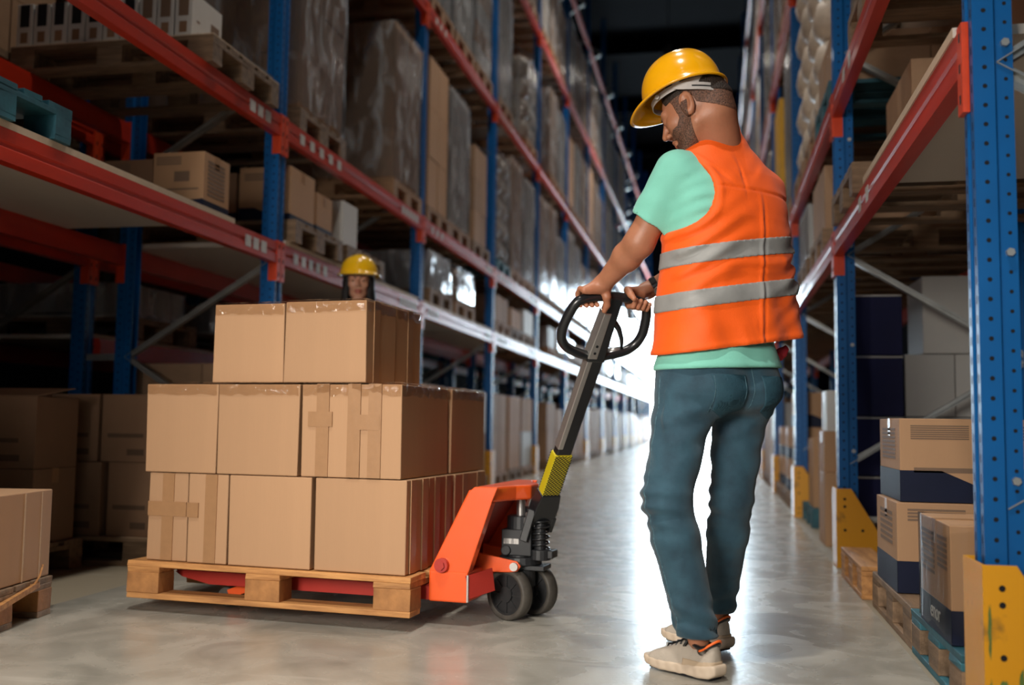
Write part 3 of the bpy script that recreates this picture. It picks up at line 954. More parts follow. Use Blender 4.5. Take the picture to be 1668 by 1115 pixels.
rear_load(10, XB, 10.1, 0, 1.05, .76, 1.2, 'mixed', 'wrapped mixed load on the floor of the rear rack, third bay', 3)
rear_load(11, XB, 6.2, 0, 1.05, .76, .7, 'brown', 'low brown carton load on the floor of the rear rack, second bay', 2)
rear_load(12, XB, 2.72, 0, 1.05, .76, .75, 'brown', 'brown carton load on the floor of the rear rack, nearest bay', 2)
rear_load(13, XB, 12.1, 1.82, 1.05, .76, .4, 'white', 'white carton load in the rear rack, fourth bay', 1)
rear_load(14, XB, 12.2, 0, 1.05, .76, 1.2, 'brown', 'brown carton load on the floor of the rear rack, fourth bay', 3)

# -- floor of the left nearest bay
pallet_full((-4.0, 4.62, 0), 0, 1.2, .8, 'dim pallet on the floor behind the stacked cartons at left', 'woodgrey', 'woodgrey', 4)
pallet_full((-4.33, 3.76, 0), 0, 1.2, .8, 'dim pallet under the open carton at far left', 'woodgrey', 'woodgrey', 5)
def slot_print(b, w, h):
    mb = MB()
    mb.box(.12 * w, .8 * w, -.0012, 0, .36 * h, .42 * h); mb.box(.5 * w, .82 * w, -.0012, 0, .1 * h, .19 * h)
    link('print', mb.mesh('print', M['seam']), b)
LCB = [
    (-3.40, -3.10, 4.64, 5.04, .145, .52, 'brown carton with two dark prints, lower row beside the loaded pallet truck'),
    (-3.07, -2.80, 4.66, 5.04, .145, .52, 'brown carton half hidden behind the loaded pallet, lower row'),
    (-3.42, -3.14, 4.66, 5.04, .522, .87, 'brown carton, upper row, left one of two beside the truck load'),
    (-3.12, -2.82, 4.66, 5.04, .522, .87, 'brown carton, upper row, half hidden by the truck load'),
    (-3.72, -3.44, 4.66, 5.04, .145, .52, 'brown carton in the lower row behind the open carton'),
    (-3.74, -3.46, 4.66, 5.04, .522, .87, 'brown carton in the upper row behind the open carton')]
for i, (x0, x1, y0, y1, z0, z1, lab) in enumerate(LCB):
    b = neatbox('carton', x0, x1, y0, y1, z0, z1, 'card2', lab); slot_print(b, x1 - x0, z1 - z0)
b = neatbox('carton', -3.62, -3.16, 4.2, 4.52, .145, .50, 'card2', 'brown carton below the open carton at far left'); slot_print(b, .46, .35)
b = neatbox('open_carton', -3.62, -3.16, 4.2, 4.52, .502, .845, 'card2', 'brown carton with raised top flap at far left', tape=False); slot_print(b, .46, .34)
link('flap', MB().add([(0, 0, .343), (.46, 0, .343), (.52, .20, .385), (.05, .20, .385), (0, 0, .347), (.46, 0, .347), (.52, .20, .389), (.05, .20, .389)], [(0, 1, 2, 3), (4, 7, 6, 5), (0, 4, 5, 1), (1, 5, 6, 2), (2, 6, 7, 3), (3, 7, 4, 0)]).mesh('flap', M['card2']), b)
b = neatbox('carton', -4.12, -3.66, 4.2, 4.52, .145, .80, 'card2', 'tall brown carton at the very left edge behind the near pallet')

# near pallet with a battered carton, cut by the left edge of the photo
ang = radians(9)
pc = Vector((-2.495, 3.455, 0))
dx = Vector((cos(ang), sin(ang), 0)); dy = Vector((-sin(ang), cos(ang), 0))
org = pc - dx * .92 - dy * .69
pw_ = pallet_full(tuple(org), ang, .92, .69, 'worn pallet under the battered carton at the left edge', 'woodgrey', 'wood_y', 8)
q = org + dx * .22 + dy * .08
b = link('carton', MB().box(0, .69, 0, .60, 0, .325).mesh('carton', M['card']), None, (q.x, q.y, .147), ang, bevel=.004)
tag(b, 'battered tan carton with a dark slot on top at the left edge', 'carton')
link('tape', MB().box(.3, .62, .2, .235, .324, .3262).mesh('tape', M['seam']), b)
link('crease', MB().box(.69, .692, .40, .408, 0, .32).box(.69, .6915, .52, .526, 0, .32).mesh('crease', M['card_edge']), b)
link('torn_board', MB().bar((.715, .1, -.075), (.70, .5, -.02), .02, .02).mesh('torn_board', M['wood']), pw_, (.22, .08, .147))
link('splinter', MB().tube([(.70, .46, -.03), (.712, .49, .01), (.708, .52, .05)], .004, 5).mesh('splinter', M['wood']), pw_, (.22, .08, .147))

# -- right rack
board(.645, 1.68, 2.85, 4.55, 1.82, 'chipboard shelf on the right rack, left of the big blue post')
PRr = (('f', .08, .5, .75, .93, 7), ('f', .52, .9, .75, .93, 5), ('f', .1, .95, .35, .41, 1), ('l', .2, .85, .5, .9, 8))
o = link('wooden_pallet', PS['woodgrey'], None, (.62, 4.72, 1.822)); tag(o, 'weathered pallet on the first beam of the right rack, past the chipboard', 'pallet')
load(.9, 4.80, 1.969, .9, .7, .5, 'brown', 'brown cartons on the weathered pallet, first beam of the right rack', None, 2, 2, 1, False, seed=61)
b = neatbox('carton', 1.0, 1.66, 3.2, 4.4, 1.851, 2.35, 'card2', 'long brown carton on the chipboard shelf of the right rack')
RF = {}
RF[(2, 2)] = [(.16, 1.1, .72, .30, 'brown', 2, 2, 1, False, 'woodblue'), (1.0, 1.1, .78, 1.5, 'sack', 2, 2, 5, False, 'wood'), (1.95, 1.1, .78, 1.6, 'sack', 2, 2, 5, False, 'wood')]
RF[(1, 2)] = [(.3, 1.1, .76, 1.2, 'brown', 2, 2, 3, True, 'wood'), (1.5, 1.1, .76, 1.2, 'brown', 2, 2, 3, True, 'woodgrey')]
RF[(3, 2)] = [(.2, 1.1, .76, 1.5, 'grey', 2, 2, 5, True, 'wood'), (1.9, 1.1, .8, 1.45, 'yellow', 2, 2, 4, False, 'wood')]
RF[(2, 1)] = [(.6, 1.1, .76, .4, 'brown', 2, 2, 1, False, 'woodgrey'), (1.7, 1.1, .76, .4, 'white', 2, 2, 1, True, 'woodgrey')]
rr = random.Random(23)
for bay in range(1, 14):
    yb = YR + bay * PITCH_Y
    for lev in (0, 1, 2, 3, 4):
        if (bay, lev) in ((1, 0), (2, 0), (1, 1), (1, 3), (1, 4), (2, 4), (3, 0)): continue
        sl = RF.get((bay, lev)) or auto_slots(rr, lev)
        if lev == 4 and bay > 9: continue
        if lev == 0:
            sl = [(a, w, d, min(h, .95), 'brown' if k in ('white', 'sack', 'grey') else k, nx, ny, max(1, nz - 1), False, p) for a, w, d, h, k, nx, ny, nz, wr, p in sl]
        bay_fill('right', bay, lev, yb, XR + .05, 1, sl, 0.0 if lev == 0 else LV[lev - 1])

# navy and white cartons standing behind the second right post
o = link('wooden_pallet', PS['woodblue'], None, (.74, 6.0, 0)); tag(o, 'blue pallet under the navy cartons, right rack', 'pallet')
zs = [.146, .475, .815, 1.165, 1.52]
names_n = ['bottom navy carton of the stack of four, right rack', 'second navy carton from the floor, right rack', 'third navy carton from the floor, right rack', 'topmost navy carton of the stack of four, right rack']
for i in range(4):
    b = neatbox('navy_carton', .78, 1.055, 6.02, 6.5, zs[i], zs[i + 1] - .006, 'navybox', names_n[i], tape=False)
    link('edge_tape', MB().box(-.001, .276, -.001, 0, zs[i + 1] - zs[i] - .016, zs[i + 1] - zs[i] - .006).mesh('edge_tape', M['greybox']), b)
    if i == 0: letters('Moods', .05, b, (.10, -.002, .05), RX, 'greybox')
for x0, x1, z0, z1, lab in ((1.07, 1.335, .815, 1.17, 'grey-white carton right of the navy stack, lower row, left one'), (1.34, 1.66, .815, 1.17, 'grey-white carton behind the big blue post, lower row'),
                            (1.17, 1.66, 1.175, 1.62, 'large grey-white carton above the two beside the navy stack'), (1.07, 1.66, .146, .81, 'large grey-white carton low beside the navy stack')):
    neatbox('grey_carton', x0, x1, 6.04, 6.5, z0, z1, 'greybox', lab, tape=False)
# floor pallets under the nearest right bay
pallet_full((.625 + .0, 5.36, 0), -pi / 2, .72, 1.0, 'clean pale empty pallet beside the second right guard', 'wood', 'wood', 21)
pallet_full((.65, 4.50, 0), -pi / 2, .84, 1.1, 'brown worn pallet under the two printed cartons at right', 'woodgrey', 'woodgrey', 22)
pallet_full((.645, 3.62, 0), -pi / 2, .70, 1.1, 'blue painted pallet beside the nearest yellow guard', 'woodblue', 'woodgrey', 23)
b = neatbox('carton', .655, 1.13, 3.92, 4.38, .148, .475, 'card', 'lower printed carton of two on the brown pallet at right', band=(.085, 'navy'), prints=(('f', .08, .5, .80, .95, 4), ('f', .3, .9, .42, .62, 5), ('l', .2, .8, .5, .9, 6)))
b = neatbox('carton', .675, 1.16, 3.95, 4.40, .478, .785, 'card', 'upper printed carton with navy base on the brown pallet at right', band=(.085, 'navy'), prints=PRr)
b = neatbox('carton', .645, 1.04, 3.02, 3.44, .148, .478, 'card', 'film-wrapped carton with navy base on the blue pallet, by the nearest guard', band=(.07, 'navy'), prints=(('l', .5, .95, .5, .9, 8), ('l', .1, .4, .6, .9, 6)))
letters('enor', .07, b, (-.002, .27, .035), RXL, 'whitebox')
fm_ = film_mesh(.395, .42, .332, 77, 'nearfilm', .004, 6, 8)
for v_ in fm_.vertices: v_.co.z = max(v_.co.z, .01)
link('film', fm_, b)
# beyond the second right post
o = link('wooden_pallet', PS['woodblue'], None, (.70, 7.75, 0)); tag(o, 'blue pallet on the floor beside the third right guard', 'pallet')
for lab, x0, x1, y0, y1, z0, z1, m_, bd in (
        ('tan carton on the floor just past the second right post', .68, 1.0, 6.62, 7.0, .0, .46, 'card', None),
        ('tan carton standing on another just past the second right post', .68, 1.0, 6.64, 6.98, .462, .72, 'card', None),
        ('white carton on top of the two tan ones past the second right post', .70, .95, 6.66, 6.95, .722, .98, 'whitebox', None),
        ('tan carton on the blue pallet by the third right guard', .72, 1.1, 7.8, 8.2, .146, .66, 'card', None)):
    neatbox('carton', x0, x1, y0, y1, z0, z1, m_, lab, band=bd)
rr = random.Random(3)
names3 = ['nearest', 'second', 'third']
for si in range(3):
    y = 8.9 + si * .95
    o = link('wooden_pallet', PS['woodgrey'], None, (.66, y, 0)); tag(o, '%s weathered pallet in the third bay floor of the right rack' % names3[si], 'pallet')
    for k in range(2 if si else 3):
        b = neatbox('carton', .69, 1.13, y + .03, y + .6, .146 + k * .30, .146 + k * .30 + .297, 'card', '%s carton from the floor on the %s pallet, third right bay' % (['first', 'second', 'third'][k], names3[si]), band=(.08, 'navy'))
# ------------------------------------------------------------------ loaded pallet in the aisle
PA = radians(-5.7)
PO = Vector((-2.262, 3.588, .05))       # near left corner of the pallet
PD = .92
pallet_full(tuple(PO), PA, 1.2, PD, 'honey-coloured pallet lifted by the orange pallet truck under the tan cartons', 'wood', 'wood_y', 31)
pdx = Vector((cos(PA), sin(PA), 0)); pdy = Vector((-sin(PA), cos(PA), 0))
LOADG = 'plain tan cartons stacked on the lifted pallet'
def lc(x0, x1, y0, y1, z0, z1, label, vt=(), ht=(), top=False, side_v=(), lip=True):
    """carton in pallet coordinates; vt = vertical tape centres on the front, ht = (z, x0, x1)"""
    p = PO + pdx * x0 + pdy * y0
    w, d, h = x1 - x0, y1 - y0, z1 - z0
    g = .003
    mb = MB().box(g, w - g, g, d - g, 0, h - (.006 if top else .003))
    rnd = random.Random(int(x0 * 100 + z0 * 1000 + y0 * 10))
    mb.v = [(x + rnd.uniform(-.0025, .0025), y + rnd.uniform(-.002, .002), z) for x, y, z in mb.v]
    o = link('carton', mb.mesh('carton', M['card']), None, (p.x, p.y, z0 + (.002 if z0 > .8 else 0)), PA, bevel=.0035)
    tag(o, label, 'carton', None)
    e = .0014
    tb = MB()
    for cx in vt: tb.box(cx - .026, cx + .026, g - .0045, g - .0005, 0.002, h - .004)
    for (z, a, b_) in ht: tb.box(a, b_, g - .0055, g - .0006, z - .028, z + .028)
    for cy in side_v: tb.box(w - g + .0005, w - g + .0045, cy - .026, cy + .026, .002, h - .004)
    if vt or ht or side_v: link('tape', tb.mesh('tape', M['tape']), o)
    if top:
        n = 26; k = 5; c = MB(); prof = [(.0, -.034), (-.004, -.017), (-.003, -.002), (.004, .004), (.03, .0045)]
        def strip(ax0, ax1, fn):
            vs = []
            for i in range(n + 1):
                u = ax0 + (ax1 - ax0) * i / n
                for a, zz in prof:
                    nn = mnoise.noise(Vector((u * 30 + z0 * 9, a * 40 + zz * 60, x0 * 5)))
                    vs.append(fn(u, a + nn * .004 - .0025 + g, h - .0045 + zz * (1.25 + .3 * nn) + (abs(nn) * .004 if zz > -.03 else 0)))
            fs = [(i * k + j, i * k + j + 1, (i + 1) * k + j + 1, (i + 1) * k + j) for i in range(n) for j in range(k - 1)]
            c.add(vs, fs)
        strip(.006, w - .006, lambda u, a, z: (u, a, z))
        if x1 > .93: strip(.006, d - .006, lambda u, a, z: (w - a, u, z))
        link('clear_tape', c.mesh('clear_tape', M['cleartape'], True), o)
    return o
Z1, Z2, Z3, Z4 = .197, .539, .890, 1.206
f = .02
# bottom row
lc(.065, .252, f, .30, Z1, Z2, 'narrow carton at the lower left corner of the load, taped twice', vt=(.095,), ht=((.20, 0.005, .18),))
lc(.254, .437, f - .008, .30, Z1, Z2, 'second narrow carton of the bottom row, vertical tape down its middle', vt=(.105,), ht=((.20, .0, .05),))
lc(.440, .795, f - .014, .36, Z1, Z2, 'square tan carton in the middle of the bottom row')
lc(.802, 1.178, f - .010, .235, Z1, Z2, 'wide tan carton at the lower right corner of the load', side_v=(.06, .17))
lc(.80, 1.172, .24, .50, Z1, Z2, 'bottom row carton behind the lower right corner one, right side', side_v=(.08, .2))
lc(.78, 1.176, .505, .90, Z1, Z2, 'rear right carton of the bottom row, next to the truck mast', side_v=(.12, .3))
lc(.065, .42, .305, .90, Z1, Z2, 'rear left carton of the bottom row, hidden from the front')
lc(.44, .775, .365, .90, Z1, Z2, 'rear middle carton of the bottom row, hidden from the front')
# middle row
lc(.045, .372, f - .006, .45, Z2, Z3, 'left carton of the middle row, glossy tape crumpled on its top edge', top=True)
lc(.374, .730, f - .010, .45, Z2, Z3, 'second carton of the middle row, below the top left one', top=True)
lc(.736, .936, f - .006, .45, Z2, Z3, 'narrow carton of the middle row with patches of brown tape', vt=(.09,), ht=((.215, .03, .13),), top=True)
lc(.942, 1.150, f - .012, .49, Z2, Z3, 'right front carton of the middle row with wide vertical tape', vt=(.016, .10), ht=((.205, .03, .12),), top=True)
lc(.80, 1.158, .505, .92, Z2, Z3, 'rear right carton of the middle row, pale front edge showing', top=True)
lc(.045, .42, .455, .92, Z2, Z3, 'rear left carton of the middle row, hidden from the front')
lc(.43, .79, .505, .92, Z2, Z3, 'rear middle carton of the middle row, hidden from the front')
# top row
lc(.322, .638, f + .02, .40, Z3, Z4 - .004, 'left carton of the top row on the load', top=True)
lc(.640, .988, f + .016, .31, Z3, Z4, 'right front carton of the top row, below the woman', side_v=(.09,), top=True)
lc(.640, .986, .316, .58, Z3, Z4, 'rear right carton of the top row, below the woman', side_v=(.14,), top=True)
lc(.322, .638, .405, .58, Z3, Z4 - .01, 'rear left carton of the top row, hidden from the front')

# ------------------------------------------------------------------ hand pallet truck
TA = radians(-5.7)
tO = Vector((-.700, 3.863, 0))
T = empty('pallet_truck', tuple(tO), TA, 'orange hand pallet truck carrying the tan cartons in the aisle', 'pallet truck')
# local: +x towards the handle, forks run to -x; lateral y
fz = .147
for sy in (-1, 1):
    yc = sy * .19
    mb = MB()
    xa, xb = -1.42, -.30
    # channel fork, tapering tip
    mb.prism([(xa, fz - .012), (xa + .05, fz), (xb, fz), (xb, fz - .055), (xa + .16, fz - .055), (xa + .03, fz - .03)], yc - .08, yc - .074, 1)
    mb.prism([(xa, fz - .012), (xa + .05, fz), (xb, fz), (xb, fz - .055), (xa + .16, fz - .055), (xa + .03, fz - .03)], yc + .074, yc + .08, 1)
    mb.box(xa + .04, xb, yc - .08, yc + .08, fz - .006, fz)
    mb.box(xa, xa + .05, yc - .07, yc + .07, fz - .016, fz - .006)
    fk = link('fork', mb.mesh('fork', M['truckred']), T)
    # load roller with its linkage
    lk = MB(); lk.bar((-1.05, yc - .03, fz - .04), (-1.20, yc - .03, .05), .012, .035); lk.bar((-1.05, yc + .03, fz - .04), (-1.20, yc + .03, .05), .012, .035)
    lk.bar((-1.05, yc, fz - .04), (-.98, yc, .07), .03, .02)
    link('roller_linkage', lk.mesh('roller_linkage', M['truck']), fk)
    link('load_roller', MB().cyl((-1.21, yc - .035, .0385), (-1.21, yc + .035, .0385), .0375, n=24).mesh('load_roller', M['rubber'], False), fk)
# heel boxes and A-frame
HW = .272
for sy in (-1, 1):
    fr_ = MB()
    y0, y1 = (sy * HW, sy * (HW - .012))
    a, b_ = min(y0, y1), max(y0, y1)
    # slanting face plate (the wide side of the frame)
    poly = [(-.319, .196), (-.165, .196), (-.085, .44), (-.055, .512), (-.145, .512), (-.165, .495)]
    fr_.prism(poly, a, b_, 1)
    # return flange along its right edge
    poly2 = [(-.172, .196), (-.165, .196), (-.078, .455), (-.085, .455)]
    fr_.prism(poly2, min(sy * HW, sy * (HW - .05)), max(sy * HW, sy * (HW - .05)), 1)
    fr_.prism([(-.319, .196), (-.313, .196), (-.160, .50), (-.166, .50)], min(sy * HW, sy * (HW - .05)), max(sy * HW, sy * (HW - .05)), 1)
    link('a_frame', fr_.mesh('a_frame', M['truck']), T, bevel=.004)
for sy in (-1, 1):
    hb = MB()
    hb.box(-.318, -.165, min(sy * .105, sy * (HW + .004)), max(sy * .105, sy * (HW + .004)), .088, .20)
    link('fork_heel', hb.mesh('fork_heel', M['truck']), T, bevel=.007)
for sy in (-1, 1):
    hc = MB()
    hc.bar((-.168, sy * (HW), .145), (-.10, sy * (HW - .10), .165), .006, .085)
    link('heel_flange', hc.mesh('heel_flange', M['truckred']), T)
link('worn_corner', MB().box(-.168, -.1615, -HW - .006, -HW + .004, .092, .19).mesh('worn_corner', M['steel']), T)
tp = MB()
tp.prism([(-.143, -HW + .0125), (-.075, -HW + .0125), (-.03, -.12), (.012, -.055), (.012, .055), (-.03, .12), (-.075, HW - .0125), (-.143, HW - .0125)], .456, .513, 2)
link('top_plate', tp.mesh('top_plate', M['truck']), T, bevel=.008)
link('rear_panel', MB().prism([(-.30, .20), (-.29, .20), (-.13, .46), (-.14, .46)], -HW + .01, HW - .01, 1).mesh('rear_panel', M['truckred']), T)
bt = MB(); bt.cyl((-.265, -HW - .022, .222), (-.265, -HW, .222), .026, n=20); bt.cyl((-.265, -HW - .03, .222), (-.265, -HW - .02, .222), .017, .014, 6)
link('pivot_bolt', bt.mesh('pivot_bolt', M['truckred']), T)
# push arm running forward to the steering axle
for sy in (-1, 1):
    pa = MB()
    pa.prism([(-.20, .178), (-.20, .262), (.01, .226), (.024, .208), (.01, .188), (-.02, .184)], min(sy * .10, sy * .112), max(sy * .10, sy * .112), 1)
    link('push_arm', pa.shx(-.036).mesh('push_arm', M['truck']), T, bevel=.004)
link('arm_pin', MB().cyl((.0, -.125, .207), (.0, .125, .207), .016, n=18).shx(-.036).mesh('arm_pin', M['steel']), T)
# pump body
pu = MB()
pu.cyl((-.01, 0, .20), (-.01, 0, .39), .058, .052, 24)
pu.cyl((-.01, 0, .205), (-.01, 0, .235), .085, .08, 24)
pu.box(-.07, .05, -.06, .06, .24, .34)
pu.box(.03, .13, -.04, .04, .232, .262)
pu.cyl((.075, -.02, .225), (.075, -.02, .265), .042, n=18)
pu.cyl((-.05, -.07, .26), (-.05, .07, .26), .02, n=14)
pb = link('pump_body', pu.shx(-.036).mesh('pump_body', M['blackm']), T, bevel=.004)
link('rating_plate', MB().box(-.06, .0, -.0615, -.060, .285, .305).shx(-.036).mesh('rating_plate', M['label']), pb)
link('piston_rod', MB().cyl((-.01, 0, .36), (-.01, 0, .458), .017, n=18).shx(-.036).mesh('piston_rod', M['steel'], False), T)
# spring beside the pump (camera side / handle side)
sp = []
for i in range(0, 6 * 24 + 1):
    a = 2 * pi * i / 24
    sp.append((.075 + .033 * cos(a), -.02 + .033 * sin(a), .268 + .13 * i / (6 * 24)))
link('spring', MB().tube(sp, .0042, 6).shx(-.036).mesh('spring', M['black'], True), T)
link('spring_core', MB().cyl((.075, -.02, .262), (.075, -.02, .41), .022, n=16).shx(-.036).mesh('spring_core', M['blackm']), T)
link('spring_cap', MB().lathe([(0, .40), (.036, .40), (.038, .412), (.03, .42), (0, .42)], (.075, -.02, 0), n=20).shx(-.036).mesh('spring_cap', M['black']), T)
link('plunger', MB().cyl((.075, -.02, .40), (.078, -.022, .46), .008, n=10).shx(-.036).mesh('plunger', M['steel']), T)
# steering bogie and wheels, axle turned towards the camera
ax = Vector((.50, .866, 0))
Rm = Matrix.Rotation(-TA, 4, 'Z')
axl = (Rm @ ax).normalized()
cW = Vector((0, 0, .097))
bg_ = MB(); bg_.box(-.075, .10, -.055, .055, .186, .204)
bg_.cyl((0, 0, .12), (0, 0, .2), .05, n=20)
bg_.bar(cW - axl * .04, cW + axl * .04, .05, .10)
link('bogie', bg_.shx(-.036).mesh('bogie', M['blackm']), T, bevel=.003)
for sgn in (-1, 1):
    c = cW + axl * (sgn * .076)
    a0, a1 = c - axl * .028, c + axl * .028
    w_ = empty_w = None
    tyre = MB().lathe([(.078, -.022), (.090, -.0275), (.0965, -.023), (.0975, 0), (.0965, .023), (.090, .0275), (.078, .022)], c, axl, 40)
    wo = link('steer_wheel', tyre.shx(-.036).mesh('steer_wheel', M['rubber'], True), T)
    hub = MB()
    for q in (-.014, .014):
        hub.lathe([(0, q), (.082, q)], c, axl, 32)
    hub.cyl(c - axl * .025, c + axl * .025, .03, n=20)
    p = axl.cross(Vector((0, 0, 1))).normalized(); u = axl.cross(p)
    for i in range(8):
        d = p * cos(2 * pi * i / 8) + u * sin(2 * pi * i / 8)
        hub.bar(c + d * .028, c + d * .08, .006, .04, up=tuple(axl))
    hub.lathe([(.070, -.021), (.0785, -.021), (.0785, .021), (.070, .021)], c, axl, 32)
    link('hub', hub.shx(-.036).mesh('hub', M['wheelface']), wo)
# tiller: from the yoke up to the handle loop (world coordinates turned to local)
Ti = (Matrix.Translation(tO) @ Matrix.Rotation(TA, 4, 'Z')).inverted()
def WL(p): return Ti @ Vector(p)
base = Vector((-.652, 3.825, .415)); ctr = Vector((-.375, 3.45, 1.09))
tv = (ctr - base).normalized(); tu = Vector((.80, .60, 0)); tu = (tu - tv * tu.dot(tv)).normalized(); tn = tu.cross(tv)
Lm = Matrix((tu, tv, tn)).transposed().to_4x4(); Lm.translation = base
Lm = Ti @ Lm
LT = (ctr - base).length
def lm(mb): mb.v = [tuple(Lm @ Vector(v)) for v in mb.v]; return mb
yk = MB()
yk.prism([(-.048, -.05), (.048, -.05), (.05, .03), (.040, .09), (-.040, .09), (-.05, .03)], -.028, .028, 2)
yk.box(-.055, -.035, -.09, -.02, -.03, .03); yk.box(.035, .055, -.09, -.02, -.03, .03)
link('yoke', lm(yk).mesh('yoke', M['black']), T, bevel=.004)
yk2 = MB(); yk2.bar(WL((-.70, 3.80, .30)), WL((-.665, 3.80, .42)), .05, .03); yk2.bar(WL((-.735, 3.90, .30)), WL((-.70, 3.88, .42)), .03, .03)
link('yoke_bracket', yk2.shx(-.02).mesh('yoke_bracket', M['black']), T, bevel=.003)
pn = MB(); pn.cyl(base + tu * -.062 - tv * .05, base + tu * .062 - tv * .05, .014, n=16); pn.cyl(base + tu * -.064 - tv * .02, base + tu * .064 - tv * .02, .010, n=12)
pn.v = [tuple(Ti @ Vector(v)) for v in pn.v]
link('yoke_pin', pn.mesh('yoke_pin', M['steel']), T)
sh = MB(); sh.box(-.032, .032, .06, LT - .10, -.017, .017)
link('shaft', lm(sh).mesh('shaft', M['black']), T, bevel=.006)
st = MB(); st.box(-.0335, -.012, .30, LT - .10, -.0178, .0178)
link('shaft_edge', lm(st).mesh('shaft_edge', M['steel']), T, bevel=.003)
# yellow perforated sleeve
sl = MB(); sl.box(-.037, .037, .085, .275, -.022, .022)
so = link('grip_sleeve', lm(sl).mesh('grip_sleeve', mat('yellow_black_mesh_sleeve', (.52, .42, .01), .5)), T, bevel=.006)
gr = MB()
for i in range(-6, 18):
    for s_ in (-1, 1):
        x0, y0, x1, y1 = -.0365, .085 + i * .0125, .0365, .085 + i * .0125 + s_ * .06
        t0, t1 = 0.0, 1.0
        lo_, hi_ = .0865, .2735
        f0 = (lo_ - y0) / (y1 - y0); f1 = (hi_ - y0) / (y1 - y0)
        t0, t1 = max(0, min(f0, f1)), min(1, max(f0, f1))
        if t1 - t0 < .05: continue
        P = lambda t: (x0 + (x1 - x0) * t, y0 + (y1 - y0) * t)
        (ax_, ay_), (bx_, by_) = P(t0), P(t1)
        for zz in (.0224, -.0224):
            gr.bar((ax_, ay_, zz), (bx_, by_, zz), .0022, .0014)
lm(gr); go = link('sleeve_mesh', gr.mesh('sleeve_mesh', M['hole']), so); go['kind'] = 'stuff'
# handle loop
hlf = []
loop_pts = [(-.06, .112), (-.115, .10), (-.142, .078), (-.158, .02), (-.160, -.035), (-.140, -.078), (-.095, -.105), (-.03, -.122), (.03, -.122), (.095, -.105), (.140, -.078), (.160, -.035), (.158, .02), (.142, .078), (.115, .10), (.06, .112), (0, .116)]
def cat_closed(P, k=4):
    out = []; n = len(P)
    for i in range(n):
        p0, p1, p2, p3 = [Vector(P[(i + j) % n]) for j in (-1, 0, 1, 2)]
        for q in range(k):
            t = q / k
            out.append(.5 * ((2 * p1) + (p2 - p0) * t + (2 * p0 - 5 * p1 + 4 * p2 - p3) * t * t + (3 * p1 - p0 - 3 * p2 + p3) * t ** 3))
    return out
lp = [(p.x, p.y + LT, 0) for p in cat_closed([(a, b, 0) for a, b in loop_pts])]
hl = MB().tube(lp, .0172, 12, closed=True)
link('handle_loop', lm(hl).mesh('handle_loop', M['black'], True), T)
hp = MB(); hp.prism([(-.036, LT - .14), (.036, LT - .14), (.03, LT - .02), (.026, LT + .12), (-.026, LT + .12), (-.03, LT - .02)], -.02, .02, 2)
link('handle_post', lm(hp).mesh('handle_post', M['black']), T, bevel=.006)
hs = MB(); hs.prism([(-.0375, LT - .125), (.0, LT - .125), (-.002, LT + .06), (-.031, LT + .06)], -.0215, .0215, 2)
hso = link('post_cover', lm(hs).mesh('post_cover', M['steel']), T, bevel=.003)
sc = MB(); sc.cyl((-.018, LT - .10, .024), (-.018, LT - .10, .02), .005, n=8); sc.cyl((-.018, LT - .072, .024), (-.018, LT - .072, .02), .005, n=8)
link('screw', lm(sc).mesh('screw', M['hole']), hso)
lv = MB().tube([(.02, LT + .03, .0), (.06, LT - .01, 0), (.085, LT - .05, 0), (.098, LT - .088, 0)], [.011, .010, .008, .005], 8)
link('control_lever', lm(lv).mesh('control_lever', M['black'], True), T)
lw = MB().tube([(.05, LT - .112, -.006), (.10, LT - .098, -.006)], .0152, 8)
link('bare_metal', lm(lw).mesh('bare_metal', M['steel'], True), T)
